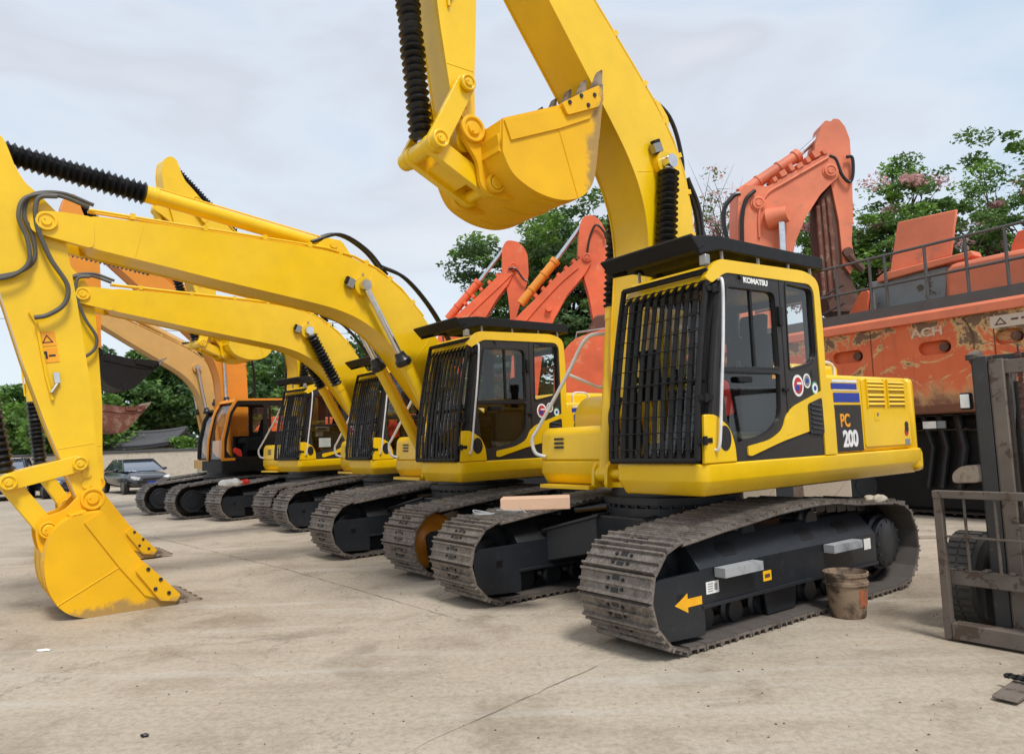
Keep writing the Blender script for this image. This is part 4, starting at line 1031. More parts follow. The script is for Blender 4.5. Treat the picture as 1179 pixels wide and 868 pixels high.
# ------------------------------------------------------------------ orange machines behind the row, traced in their own upright plane
def traced(parent, name, px, loc, rz, y, th, mat, bevel=.02, rr=0):
    P_ = [in_plane(a, b, loc, rz, y) for a, b in px]
    if rr: P_ = rnd(P_, rr)
    mb = MB(); mb.prism(P_, y - th / 2, y + th / 2); return obj(name, mb, mat, parent, bevel)
def cyl_traced(parent, name, p0, p1, p2, loc, rz, y, r, mat, rodr=.5):
    a, b, c = (in_plane(*q, loc, rz, y) for q in (p0, p1, p2)); V = lambda q: (q[0], y, q[1])
    mb = MB(); mb.cyl(V(a), V(b), r, seg=20); mb.cyl(V(Vector(a).lerp(Vector(b), .93)), V(b), r * 1.18, seg=20)
    for t in (.3, .65): q = Vector(a).lerp(Vector(b), t); q2 = Vector(a).lerp(Vector(b), t + .03); mb.cyl(V(q), V(q2), r * 1.15, seg=20)
    o = obj(name, mb, mat, parent)
    mb = MB(); mb.cyl(V(b), V(c), r * rodr, seg=16); obj('rod', mb, 'chrome', o); return o
def hose_traced(parent, px, loc, rz, y, r, mat='rubber'):
    mb = MB(); mb.tube(smooth_path([(q[0], y, q[1]) for q in (in_plane(*p, loc, rz, y) for p in px)]), r, 8); return obj('hydraulic_hose', mb, mat, parent)
def big_body(root, x0, x1, w, zt, mat, tracks=1.25):
    mb = MB(); mb.prism(rnd([(x0, 1.5), (x1, 1.5), (x1, zt - .5), (x1 - .9, zt - .15), (x0 + .5, zt), (x0, zt - .4)], [.05, .1, .3, .5, .4, .2]), -w, w); obj('engine_housing', mb, mat, root, .06)
    mb = MB(); mb.bb(x0 + .1, x1 - .1, -w * .9, w * .9, 1.2, 1.5); obj('deck', mb, 'black', root, .03)
    mb = MB(); mb.lathe([(.9, .8), (1.2, .8)], ((x0 + x1) / 2, 0, 0), (0, 0, 1), 32); obj('swing_bearing', mb, 'black', root)
    for s in (1, -1):
        b = link('crawler_track', MESH['belt2'], root, ((x0 + x1) / 2, 1.35 * s, 0)); b.scale = (tracks, 1, 1.15); link('track_frame', MESH['frame2'], b)
def zs(u, v): return (490 + u * .288, 180 + v * .288)
def zi(u, v): return (800 + u * .3455, 120 + v * .3455)
def detail_pipes(parent, px, loc, y, r, mat, pins, pr):
    mb = MB(); P_ = [in_plane(a, b, loc, 0, y) for a, b in px]
    mb.tube(smooth_path([(q[0], y, q[1]) for q in P_]), r, 8); mb.tube(smooth_path([(q[0] - .02, y + .08, q[1] + .09) for q in P_]), r, 8); obj('hydraulic_pipe', mb, mat, parent)
    for u in pins:
        mb = MB(); q = in_plane(*u, loc, 0, y); mb.cyl((q[0], y + .1, q[1]), (q[0], y - .0, q[1]), pr, seg=28); boss(mb, q[0], q[1], y, pr * .8, -1); obj('pin_boss', mb, mat, parent)
# smaller of the two
gl = (-3.2, 22.5, 0)
G = thing('excavator', 'smaller orange excavator behind the row, bent boom above the second cab from the right', 'excavator', gl, 0, 'orange excavators behind the row')
traced(G, 'boom', [zs(*p) for p in [(60, 700), (110, 655), (215, 560), (296, 480), (330, 450), (352, 475), (330, 520), (290, 570), (240, 652), (170, 760), (110, 1020), (-20, 1020)]], gl, 0, 0, .55, 'red', .03, .1)
traced(G, 'arm', [zs(*p) for p in [(304, 462), (306, 375), (322, 342), (360, 345), (390, 365), (408, 400), (412, 480), (398, 540), (378, 590), (350, 690), (330, 760), (338, 640), (328, 550)]], gl, 0, 0, .38, 'red', .03, .12)
cyl_traced(G, 'arm_cylinder', zs(90, 650), zs(215, 500), zs(318, 366), gl, 0, -.0, .13, 'red')
hose_traced(G, [zs(*p) for p in [(330, 450), (360, 450), (390, 490), (410, 500)]], gl, 0, -.32, .03)
mb = MB()
for k in range(5):
    q = in_plane(*zs(160 + 32 * k, 600 - 28 * k), gl, 0); mb.box((q[0], -.1, q[1] + .06), (.10, .3, .10), (0, -.75, 0))
obj('pipe_clamp', mb, 'red', G); big_body(G, -4.4, -.6, 1.3, 2.6, 'red'); detail_pipes(G, [zs(*p) for p in [(120, 690), (220, 590), (300, 515), (345, 470)]], gl, -.29, .022, 'red', [zs(352, 440)], .13)
hl = (.6, 20.5, 0)
Hx = thing('excavator', 'orange excavator with an amber arm cylinder, arm hanging beside the nearest boom', 'excavator', hl, 0, 'orange excavators behind the row')
traced(Hx, 'boom', [zs(*p) for p in [(355, 660), (385, 628), (440, 575), (520, 490), (606, 425), (640, 392), (664, 425), (630, 485), (565, 560), (510, 662), (470, 760), (440, 1020), (330, 1020)]], hl, 0, 0, .6, 'red', .03, .12)
traced(Hx, 'arm', [zs(*p) for p in [(606, 410), (612, 285), (630, 248), (665, 243), (695, 266), (716, 305), (724, 450), (738, 650), (700, 700), (668, 660), (650, 560), (628, 485), (660, 430)]], hl, 0, 0, .42, 'red', .03, .1)
traced(Hx, 'bucket', [zs(*p) for p in [(668, 650), (742, 640), (745, 720), (700, 800), (640, 780), (650, 700)]], hl, 0, 0, 1.1, 'rustdark', .04, .1)
cyl_traced(Hx, 'arm_cylinder', zs(380, 590), zs(522, 415), zs(630, 268), hl, 0, 0, .13, 'orange')
hose_traced(Hx, [zs(*p) for p in [(645, 400), (655, 330), (680, 275), (712, 300), (722, 330)]], hl, 0, -.30, .03)
mb = MB(); q = in_plane(*zs(492, 610), hl, 0, -.3); mb.cyl((q[0], -.32, q[1]), (q[0], -.42, q[1]), .09)
for k in range(6):
    q = in_plane(*zs(440 + 30 * k, 570 - 27 * k), hl, 0); mb.box((q[0], -.1, q[1] + .05), (.10, .35, .11), (0, -.75, 0))
obj('pipe_clamp', mb, 'red', Hx)
detail_pipes(Hx, [zs(*p) for p in [(395, 665), (460, 590), (540, 505), (610, 445)]], hl, -.32, .024, 'red', [zs(645, 405)], .15)
c0 = in_plane(648, 392, hl, 0, -1.4); c1 = in_plane(712, 378, hl, 0, -1.4)
mb = MB(); mb.prism(rnd([(-3.4, 1.5), (c1[0] + 2.6, 1.5), (c1[0] + 2.6, c1[1] - .1), (c1[0], c1[1] + .1), (c0[0] + .3, c0[1] + .05), (c0[0] - .1, c0[1] - .4), (c0[0] - .2, 2.4), (-3.4, 2.4)], [.1, .2, .3, .3, .3, .2, .1, .1]), -1.4, 1.4); obj('engine_housing', mb, 'red', Hx, .12)
mb = MB(); mb.bb(-3.2, 4.2, -1.3, 1.3, 1.2, 1.5); obj('deck', mb, 'black', Hx)
mb = MB(); q = [in_plane(a, b, hl, 0, -1.3) for a, b in ((663, 392), (664, 383), (700, 378))]; mb.tube([(x, -1.3, z) for x, z in q], .03); obj('handrail', mb, 'steel', Hx)
for s in (1, -1): b = link('crawler_track', MESH['belt2'], Hx, (.6, 1.35 * s, 0)); b.scale = (1.25, 1, 1.2); link('track_frame', MESH['frame2'], b)
# the one behind the long hull
il = (5.6, 15.6, 0)
I_ = thing('excavator', 'faded orange excavator rising behind the long rusty hull, brown dirt on its curled bucket', 'excavator', il, 0, 'orange excavators behind the row')
traced(I_, 'boom', [zi(*p) for p in [(128, 480), (130, 310), (150, 286), (228, 290), (300, 248), (390, 200), (442, 172), (470, 200), (455, 262), (440, 275), (398, 318), (352, 390), (318, 470), (300, 560), (280, 700), (265, 1100), (130, 1100)]], il, 0, 0, .62, 'redpale', .02, .04)
traced(I_, 'arm', [zi(*p) for p in [(384, 200), (388, 150), (405, 100), (408, 84), (422, 68), (440, 72), (448, 62), (466, 64), (486, 88), (502, 130), (510, 250), (512, 390), (508, 470), (520, 530), (505, 575), (480, 540), (466, 400), (440, 275), (430, 200)]], il, 0, 0, .42, 'redpale', .02, .035)
cyl_traced(I_, 'arm_cylinder', zi(150, 300), zi(345, 170), zi(432, 92), il, 0, 0, .13, 'redpale')
bc = cyl_traced(I_, 'boom_cylinder', zi(300, 640), zi(294, 500), zi(288, 395), il, 0, -.5, .10, 'redpale', .75)
mb = MB(); a, b = in_plane(*zi(255, 378), il, 0, -.45), in_plane(*zi(305, 370), il, 0, -.45); mb.cyl((a[0], -.3, a[1]), (b[0], -.55, b[1]), .24, .16); obj('pin_boss', mb, 'redpale', I_)
hose_traced(I_, [zi(*p) for p in [(110, 460), (97, 400), (100, 345), (130, 305), (150, 298)]], il, 0, -.3, .05)
hose_traced(I_, [zi(*p) for p in [(158, 460), (158, 380), (170, 320), (200, 288)]], il, 0, -.38, .045)
hose_traced(I_, [zi(*p) for p in [(448, 172), (470, 185), (490, 235), (515, 260), (527, 235), (525, 180), (505, 176)]], il, 0, -.3, .035)
mb = MB()
for k in range(7):
    q = in_plane(*zi(250 + 27 * k, 272 - 15 * k), il, 0); mb.box((q[0], -.14, q[1] + .03 + .03 * (k % 3)), (.09 + .05 * (k % 2), .4, .10 + .03 * (k % 3)), (0, -.5, 0))
obj('pipe_clamp', mb, 'redpale', I_)
detail_pipes(I_, [zi(*p) for p in [(215, 445), (215, 360), (240, 300), (300, 262), (390, 210), (445, 178)]], il, -.33, .028, 'redpale', [zi(452, 222), zi(212, 330)], .17)
bo = [zi(*p) for p in [(396, 335), (440, 275), (452, 300), (468, 420), (482, 540), (528, 640), (525, 700), (430, 700), (405, 560), (398, 440)]]
bk = traced(I_, 'bucket', bo, il, 0, .1, 0.5, 'rustdark', .03)
mb = MB()
for (a, b) in (((408, 340), (430, 640)), ((425, 320), (452, 640)), ((442, 310), (474, 640))):
    p0, p1 = in_plane(*zi(*a), il, 0, -.16), in_plane(*zi(*b), il, 0, -.16); mb.tube([(p0[0], -.16, p0[1]), (p1[0], -.16, p1[1])], .045)
obj('bucket_rib', mb, 'rustbucket', bk)
mb = MB(); q = in_plane(*zi(500, 500), il, 0, -.1); mb.cyl((q[0], -.28, q[1]), (q[0], .28, q[1]), .11)
p0, p1 = in_plane(*zi(500, 510), il, 0, -.1), in_plane(*zi(548, 560), il, 0, -.1); mb.tube([(p0[0], -.25, p0[1]), (p1[0], -.25, p1[1])], .09); obj('bucket_link', mb, 'rustdark', I_)
cyl_traced(I_, 'bucket_cylinder', zi(512, 330), zi(512, 400), zi(508, 480), il, 0, -.0, .09, 'redpale', .7)
big_body(I_, -3.6, 1.8, 1.3, 2.4, 'redpale')

# ------------------------------------------------------------------ long hull of the mining shovel
M['fadedletter'] = dirt_bucket('faded_lettering', (.62, .48, .36), (.55, .16, .07), .54)
M['fadedplate'] = dirt_bucket('faded_plate', (.58, .50, .42), (.50, .26, .16), .56)
jr = math.atan2(-.84, .54); jl = Vector((6.96, 12.42, 0))
J = thing('mining_excavator', 'long chipped orange hull with oval pockets and a railed walkway on top', 'excavator', jl, jr)
def jp(a, b, y=0.): return in_plane(a, b, jl, jr, y)
X0, X1 = -5.6, 5.6
mb = MB()
ov = []
for c0_, c1_ in ((zj0, zj1) for zj0, zj1 in (((961, 411), (991, 412)), ((1060, 401), (1092, 400)), ((1148, 388), (1176, 386)))):
    (xa, za), (xb, zb) = jp(*c0_), jp(*c1_); r_ = .115; xa += r_ * .6; xb -= r_ * .6; zz = (za + zb) / 2
    ov.append([(xa + r_ * math.cos(t), zz + r_ * math.sin(t)) for t in [math.pi / 2 + math.pi * k / 8 for k in range(9)]] + [(xb + r_ * math.cos(t), zz + r_ * math.sin(t)) for t in [-math.pi / 2 + math.pi * k / 8 for k in range(9)]])
ZB, ZT = 1.80, 3.50
mb.prism([(X0, ZB + .12), (X1, ZB + .12), (X1, ZT), (X0, ZT)], 0, .10, 'y', holes=ov)
mb.bb(X0, X1, .10, 3.2, ZB + .02, ZT - .01)
mb.prism([(.0, ZB + .13), (.05, ZB), (.10, ZB - .02), (3.2, ZB - .02), (3.2, ZB + .1), (.12, ZB + .1)], X0, X1, 'x')
hullj = obj('hull', mb, 'chipped', J, .02)
mb = MB(); mb.prism([(-.06, ZT - .16), (-.06, ZT - .02), (0, ZT + .03), (.25, ZT + .03), (.25, ZT - .02), (.02, ZT - .10), (.02, ZT - .16)], X0, X1, 'x'); obj('top_flange', mb, 'redpale', J, .01)
mb = MB(); mb.bb(X0, X1, .08, 3.1, ZT + .035, ZT + .16); mb.bb(X0, X1, .05, .10, ZT + .03, ZT + .22); obj('walkway', mb, 'railgrey', J)
# pocket pins
for h in ov: mb = MB(); xb = max(q[0] for q in h) - .13; zz = sum(q[1] for q in h) / len(h); mb.cyl((xb, .02, zz), (xb, .11, zz), .075, seg=20); obj('pocket_pin', mb, 'rustdark', J)
mb = MB()
for (u, v) in ((1004, 0), (1069, 0), (1117, 0), (1164, 0), (965, 0), (1022, 0), (930, 0)):
    x, _ = jp(u, 345, .1); mb.tube([(x, .10, ZT + .05), (x, .10, ZT + 1.16)], .028, 8)
for x in (1.9, 2.9, 3.9, 4.9, -2.9, -3.9, -4.9): mb.tube([(x, .10, ZT + .05), (x, .10, ZT + 1.16)], .028, 8)
for z in (ZT + 1.16, ZT + .62): mb.tube([(X0, .10, z), (X1, .10, z)], .026, 8)
mb.tube([(-1.3, .10, ZT + .8), (-3.2, 1.6, ZT + .8)], .022, 8); mb.tube([(-1.3, .10, ZT + .45), (-3.2, 1.6, ZT + .45)], .022, 8)
obj('railing', mb, 'railgrey', J)
mb = MB(); x0, z0 = jp(1140, 372, -.0); mb.bb(x0, x0 + .75, -.004, -.001, z0 - .09, z0 + .10); mb.m = 1
mb.prism([(x0 + .06, z0 - .05), (x0 + .24, z0 - .05), (x0 + .15, z0 + .07)], -.007, -.004, 'y', [[(x0 + .095, z0 - .03), (x0 + .205, z0 - .03), (x0 + .15, z0 + .04)]])
for k in range(3): mb.bb(x0 + .30 + .14 * k, x0 + .40 + .14 * k, -.007, -.004, z0 - .0, z0 + .03)
obj('warning_label', mb, ['fadedplate', 'rustdark'], J)
FRONTT = Matrix(((1, 0, 0), (0, 0, -1), (0, 1, 0)))
me = text_mesh('lettering', 'ACH', .20, .002, 1.25, .007); me.materials.clear(); me.materials.append(M['fadedletter']); me.transform(FRONTT.to_4x4())
x, z = jp(1067, 383); link('lettering', me, J, (x, -.004, z))
# seams on the hull
for u in (1003, 1146): x, _ = jp(u, 400); mb = MB(); mb.bb(x - .008, x + .008, -.003, .0, ZB + .2, ZT - .18); obj('hull_seam', mb, 'rustdark', J)
mb = MB()
x, z = jp(1108, 365); mb.tube(smooth_path([(x, -.01, z), (x + .12, -.01, z - .25), (x + .14, -.01, z - .55)]), .009, 6)
obj('loose_cable', mb, 'rustdark', J)
# on the deck
def jtr(name, px, y, th, mat, bevel=.02): return traced(J, name, px, jl, jr, y, th, mat, bevel)
zk = lambda u, v: (880 + u * .3225, 220 + v * .3225)
jtr('hood_panel', [zk(*p) for p in [(478, 112), (690, 66), (668, 232), (450, 292)]], 1.0, .06, 'redpale')
jtr('hood_flange', [zk(*p) for p in [(440, 295), (755, 215), (765, 235), (420, 330), (415, 315)]], .85, .3, 'redpale')
jtr('machine_box', [zk(*p) for p in [(440, 335), (712, 280), (712, 400), (440, 440)]], 1.4, 1.2, 'grey')
jtr('fuel_tank', [zk(*p) for p in [(712, 300), (730, 272), (940, 228), (1100, 200), (1100, 380), (712, 400)]], 1.1, 1.3, 'redpale', .08)
jtr('deck_fin', [zk(*p) for p in [(345, 362), (368, 352), (378, 360), (368, 450), (292, 460)]], .5, .06, 'red')
jtr('tank_post', [zk(*p) for p in [(905, 200), (927, 150), (960, 140), (960, 235), (900, 245)]], 1.6, .5, 'red')
mb = MB(); x, z = jp(*zk(388, 430), .6); mb.cyl((x, .6, ZT), (x, .6, z + .35), .07); obj('deck_cylinder', mb, 'steel', J)
# under the hull: big dark crawlers and undercarriage box, blackened for the deep shade
mb = MB(); mb.bb(-3.4, 3.8, .7, 3.0, .05, 1.75); obj('shaded_underbody', mb, 'black', J, .1)
BIG = [(x * 2.1, z * 1.62) for x, z in BELT]
MESH['bigbelt'] = mesh('track_belt', belt_mb(.9, 52, BIG, 5), ['darktrack', 'rubber', 'darktrack'], 30)
for y in (1.0, 4.2): b = link('crawler_track', MESH['bigbelt'], J, (.2, y, 0))
mb = MB(); mb.bb(-2.2, -1.2, .2, .7, ZB - .45, ZB - .02); obj('belly_box', mb, 'black', J)
mb = MB(); xa, za = jp(1098, 556, .5); xb, zb = jp(1128, 540, .5); mb.prism(rnd([(xa, za), (xb, za + .02), (xb, zb + .08), (xa + .15, zb + .05), (xa, zb - .08)], .08), .45, .65); obj('guard_plate', mb, 'paleblock', J, .02)
mb = MB()
for k, u in enumerate((1068, 1084, 1104)): x, _ = jp(u, 520, .6); mb.tube([(x, .55 + .05 * k, 1.75), (x + .1, .6, 1.2), (x - .05, .62, .5)], .05 + .01 * k, 8)
obj('belly_pipe', mb, 'frame', J)
mb = MB(); x, z = jp(1076, 489, .15); mb.bb(x - .17, x + .05, .10, .13, z - .06, z + .06); mb.m = 1; mb.bb(x + .07, x + .2, .10, .13, z - .06, z + .06); obj('number_plate', mb, ['decalwhite', 'grey'], J)

# pale steel blocks standing behind the nearest machine
def block(px0, px1, Y, zt, label, z0=0.):
    a, b = at(px0, 565, Y=Y), at(px1, 565, Y=Y); w = b.x - a.x
    t = thing('steel_block', label, 'steel block', ((a.x + b.x) / 2, Y, z0), R(-8), 'pale steel blocks behind the nearest machine')
    mb = MB(); mb.prism([(-w / 2, 0), (w / 2, 0), (w / 2, zt), (-w / 2, zt)], -.3, .3, 'y', [disc(0, zt * .62, .065, 20)]); 
    obj('block_body', mb, 'paleblock', t, .015)
    mb = MB(); mb.bb(-w / 2 - .01, w / 2 + .01, -.31, .31, zt + .004, zt + .14); obj('cap_plate', mb, 'paleblock', t, .01)
    mb = MB(); mb.prism(disc(0, zt * .62, .064, 20), -.2, .3); obj('bore', mb, 'rubber', t); return t
block(920, 972, 10.6, .93, 'pale steel block with a round hole, seen between hull and track right of centre')
block(848, 888, 10.9, .80, 'smaller pale steel block with a hole, left of the other one behind the track')

# ------------------------------------------------------------------ forklift at the right edge
fr_ = math.atan2(-.60, -.80); fl = Vector((3.14, 5.60, 0))
# local: x forward along the forks, y to the truck's left
K = thing('forklift', 'worn grey forklift cut off by the right edge, mast upright and forks lowered', 'forklift', fl, fr_)
def kp(a, b, X):     # (y, z) on the upright plane across the truck at forward distance X
    d = FW + CR * (a - W / 2) / F - CU * (b - H / 2) / F; C0 = Vector((0, 0, CH)); f = Vector((math.cos(fr_), math.sin(fr_), 0)); l = Vector((-f.y, f.x, 0)); o = fl + f * X
    Q = C0 + d * ((o - C0).dot(f) / d.dot(f)); return (Q - o).dot(l), Q.z
M['tyre'] = plain('dusty_tyre', (.07, .065, .058), .85)
M['worn'] = paint('worn_frame_paint', (.145, .118, .097), .7, 0, .35, wear=(6.0, .54), wearcol=(.085, .058, .042))
M['mast'] = paint('mast_paint', (.042, .040, .039), .6, .0, .3, wear=(9, .60), wearcol=(.09, .07, .055))
yL, zt = kp(1075, 565, 0); yR = yL + 1.62; _, zm = kp(1086, 655, 0); print('forklift backrest', yL, zt, zm)
mb = MB()
mb.bb(-.03, .03, yL, yL + .055, .015, zt); mb.bb(-.03, .03, yR - .055, yR, .06, zt); mb.bb(-.035, .035, yL - .002, yR + .002, zt - .05, zt + .005)
for k in range(1, 8): y = yL + k * (yR - yL) / 8; mb.bb(-.009, .009, y - .009, y + .009, zm, zt - .04)
mb.bb(-.012, .012, yL + .05, yR - .05, zm + .24, zm + .255)
obj('backrest', mb, 'worn', K, .004)
mb = MB(); mb.bb(-.09, -.035, yL + .03, yR - .03, zm - .11, zm); mb.bb(-.09, .035, yL + .057, yR - .057, .02, .135)
for k in range(9): mb.bb(-.095, -.03, yL + .1 + k * .17, yL + .14 + k * .17, zm, zm + .018)
obj('carriage', mb, 'worn', K, .006)
ft = kp(1142, 812, 0)
for yy in (.80, 1.36):
    mb = MB(); mb.prism([(-.02, .60), (.035, .60), (.05, .09), (.25, .065), (1.1, .035), (1.12, .02), (1.1, .012), (.1, .012), (-.02, .06)], yy - .065, yy + .065); fk = obj('fork', mb, 'worn', K, .006)
    mb = MB()
    for k in range(9): mb.lathe([(-.02, .012), (0, .018), (.02, .012)], (.82 + .008 * (k % 2), yy - .08 + .02 * k, .072 + .006 * (k % 2)), (1 if k % 2 else 0, 1, .3), 8)
    obj('chain_wrap', mb, 'rubber', fk)
# mast: outer and inner channels
def channel(x, y, s, z0, z1, w=.13, d=.10, t=.022):
    mb.bb(x - d / 2, x + d / 2, y - t / 2 * 1, y + t / 2, z0, z1)
    mb.bb(x - d / 2 - .01, x - d / 2 + t, min(y, y + s * w), max(y, y + s * w), z0, z1); mb.bb(x + d / 2 - t, x + d / 2 + .01, min(y, y + s * w), max(y, y + s * w), z0, z1)
ym, zmt = kp(1121, 412, -.28); print('mast', ym, zmt)
mb = MB()
for y, s in ((ym + .01, 1), (ym + .86, -1)): channel(-.28, y, s, .1, zmt, .10, .12)
mb.bb(-.40, -.34, ym, ym + .87, zmt - .12, zmt + .01); mb.bb(-.40, -.34, ym, ym + .87, .25, .4); mb.bb(-.38, -.20, ym - .03, ym + .03, zmt - .02, zmt + .02)
obj('mast_outer', mb, 'mast', K, .004)
mb = MB()
for y, s in ((ym + .125, 1), (ym + .745, -1)): channel(-.27, y, s, .12, zmt - .03, .09, .11)
mb.bb(-.30, -.24, ym + .12, ym + .75, zmt - .14, zmt - .04); mb.bb(-.30, -.24, ym + .12, ym + .75, .3, .38)
obj('mast_inner', mb, 'worn', K, .004)
mb = MB(); mb.cyl((-.28, ym - .02, zmt + .0), (-.28, ym + .05, zmt + .0), .05, seg=20); obj('mast_roller', mb, 'worn', K)
for y in (ym + .30, ym + .56):
    mb = MB(); mb.bb(-.275, -.265, y - .006, y + .006, .43, 2.15)
    for k in range(44): mb.box((-.27 + .004 * (k % 2), y, .45 + .038 * k), (.014 + .012 * (k % 2), .03, .032))
    obj('lift_chain', mb, 'rustdark', K)
mb = MB()
for y in (ym + .26, ym + .60): mb.cyl((-.33, y, .2), (-.33, y, zmt - .2), .028, seg=16)
obj('lift_cylinder', mb, 'mast', K)
mb = MB(); mb.bb(-.34, -.22, ym + .16, ym + .70, .12, .85); obj('mast_crossplate', mb, 'worn', K, .01)
yl_, zl_ = kp(1113, 462, -.30)
mb = MB(); mb.box((-.27, yl_ + .01, zl_), (.06, .085, .13)); hd = obj('head_lamp', mb, 'black', K, .015)
mb = MB(); mb.box((-.238, yl_ + .01, zl_), (.012, .066, .105)); obj('lens', mb, 'decalwhite', hd, .008)
for x, y, rr_ in ((-.62, ym - .36, .36), (-.62, ym + .96, .36), (-2.1, ym - .02, .26), (-2.1, ym + .72, .26)):
    mb = MB(); w = .24; prof = [(-w / 2, rr_ * .55), (-w / 2, rr_ * .9), (-w / 2 + .03, rr_), (w / 2 - .03, rr_), (w / 2, rr_ * .9), (w / 2, rr_ * .55)]; mb.lathe(prof, (x, y + .1, rr_), (0, 1, 0), 40)
    for k in range(36):
        a = 2 * math.pi * k / 36
        for s in (-1, 1): mb.box((x + rr_ * .972 * math.cos(a), y + .1 + s * .052, rr_ + rr_ * .985 * math.sin(a)), (.035, .09, .042), (0, -a, 0))
    wh = obj('wheel', mb, 'tyre' if 'tyre' in M else 'greyrubber', K)
    mb = MB(); mb.lathe([(-.07, .05), (-.08, rr_ * .5), (.08, rr_ * .5), (.07, .05)], (x, y + .1, rr_), (0, 1, 0), 24); obj('rim', mb, 'worn', wh)
mb = MB(); mb.prism(rnd([(-.45, .25), (-.45, .75), (-.9, .95), (-1.5, .95), (-1.55, 1.15), (-2.4, 1.15), (-2.6, .9), (-2.6, .3)], .08), ym, ym + .86); obj('chassis', mb, 'mast', K, .03)
mb = MB(); mb.prism(rnd([(-1.9, 1.16), (-2.62, 1.16), (-2.75, .9), (-2.75, .35), (-2.62, .3), (-1.9, .3)], .05), ym - .06, ym + .92); obj('counterweight', mb, 'orange', K, .04)
mb = MB(); mb.prism(rnd([(-1.25, .96), (-1.75, .96), (-1.85, 1.45), (-1.75, 1.45), (-1.68, 1.1), (-1.25, 1.08)], .03), ym + .2, ym + .65); obj('seat', mb, 'seat', K, .02)
mb = MB()
for y in (ym + .03, ym + .83):
    mb.tube([(-.6, y, .9), (-.95, y, 2.05), (-2.05, y, 2.08), (-2.2, y, 1.15)], .028, 8)
for k in range(8): mb.tube([(-1.0 - .14 * k, ym + .03, 2.07), (-1.0 - .14 * k, ym + .83, 2.07)], .016, 6)
obj('overhead_guard', mb, 'mast', K)
mb = MB(); mb.tube([(-.85, ym + .43, .9), (-1.05, ym + .43, 1.25)], .02)
pts = [(-1.05 + .17 * math.cos(a) * .5, ym + .43 + .17 * math.sin(a), 1.27 + .15 * math.cos(a)) for a in [2 * math.pi * k / 20 for k in range(21)]]; mb.tube(pts, .014, 6); obj('steering_wheel', mb, 'black', K)
# drape of the loose chain end
# ------------------------------------------------------------------ small things
pl = at(977, 709, z=0)
M['pail'] = dirt_bucket('dirty_plastic', (.27, .19, .125), (.075, .05, .035), .46)
pail = thing('paint_pail', 'dirty plastic pail with an orange patch standing by the nearest track', 'pail', (pl.x, pl.y, 0), R(20))
mb = MB(); mb.lathe([(0, .135), (.02, .142), (.27, .165), (.275, .178), (.30, .178), (.305, .168), (.345, .170), (.35, .182), (.375, .182), (.378, .168), (.35, .160), (.04, .13)], (0, 0, 0), (0, 0, 1), 40); obj('pail_body', mb, 'pail', pail)
mb = MB()
for i in range(9):
    a0, a1 = R(-95 + 9 * i), R(-95 + 9 * (i + 1)); f = lambda a, z: ((.1452 + .0850 * (z - .02) + .0015) * math.cos(a), (.1452 + .0850 * (z - .02) + .0015) * math.sin(a), z)
    z0, z1 = .10 + .01 * math.sin(i * 2.1), .24 + .012 * math.cos(i * 1.7); mb.add([f(a0, z0), f(a1, z0), f(a1, z1), f(a0, z1)], [(0, 1, 2, 3)])
M['pailpatch'] = dirt_bucket('faded_orange_print', (.42, .12, .05), (.22, .13, .08), .5)
obj('printed_patch', mb, 'pailpatch', pail)
mb = MB(); mb.tube([(.182 * math.cos(a), .182 * math.sin(a), .33 - .05 * abs(math.sin(a * .5 + .3))) for a in [math.pi * k / 16 for k in range(17)]], .004, 6); obj('handle', mb, 'steel', pail)
wb = at(617, 584, z=.985)
mb = MB(); mb.box((0, 0, .055), (.62, .26, .11)); w = obj('timber_block', mb, 'woodblock', None, .008, loc=(wb.x, wb.y, .972), rot=(0, 0, R(-4))); tag(w, 'pale timber block lying on the track plates left of the nearest cab', 'timber block')
def crumple(name, c, s, mat, label, cat, seed, flat=.6):
    rg = random.Random(seed); bm = bmesh.new(); bmesh.ops.create_icosphere(bm, subdivisions=3, radius=1)
    for v in bm.verts:
        f = 1 + .35 * math.sin(v.co.x * 5 + seed) * math.cos(v.co.y * 4.3 + seed) + rg.uniform(-.12, .12); v.co *= f; v.co.z = max(v.co.z, -.7) * flat
        v.co.x *= s[0]; v.co.y *= s[1]; v.co.z *= s[2]
    zmin = min(v.co.z for v in bm.verts)
    for v in bm.verts: v.co.z -= zmin
    me = bpy.data.meshes.new(name); bm.to_mesh(me); bm.free(); me.materials.append(M[mat]); me.polygons.foreach_set('use_smooth', [True] * len(me.polygons))
    o = link(name, me, None, c); return tag(o, label, cat)
q = at(267, 559, z=.93); crumple('plastic_bag', (q.x, q.y, .93), (.2, .16, .13), 'decalwhite', 'crumpled white bag on the track in front of the amber machine', 'bag', 3)
q = at(274, 558, z=.93); crumple('red_rag', (q.x + .12, q.y + .02, .935), (.11, .1, .09), 'redcloth', 'small red rag beside the crumpled white bag', 'rag', 9)
q = at(1010, 578, z=.95); crumple('pale_rag', (q.x, q.y, .95), (.09, .06, .06), 'paleblock', 'small pale rag on the rear end of the nearest track', 'rag', 5)
for k, (u, v, lb) in enumerate(((556, 597, 'twisted wire scrap on the track plates, left one'), (590, 592, 'twisted wire scrap on the track plates beside the timber block'))):
    q = at(u, v, z=.97); rg = random.Random(k); pts = [(q.x + rg.uniform(-.14, .14), q.y + rg.uniform(-.08, .08), .985 + rg.uniform(0, .05)) for _ in range(7)]
    mb = MB(); mb.tube(smooth_path(pts), .005, 6); tag(obj('wire_scrap', mb, 'stepwrap'), lb, 'wire scrap', 'wire scraps')
def scrap(u, v, s, mat, label, seed, nm='ground_scrap', flat=.12):
    q = at(u, v, z=0); return crumple(nm, (q.x, q.y, .001), (s, s * .6, s), mat, label, 'litter', seed, flat)
scrap(50, 749, .06, 'decalwhite', 'tiny scrap of white paper on the concrete at the left', 2)
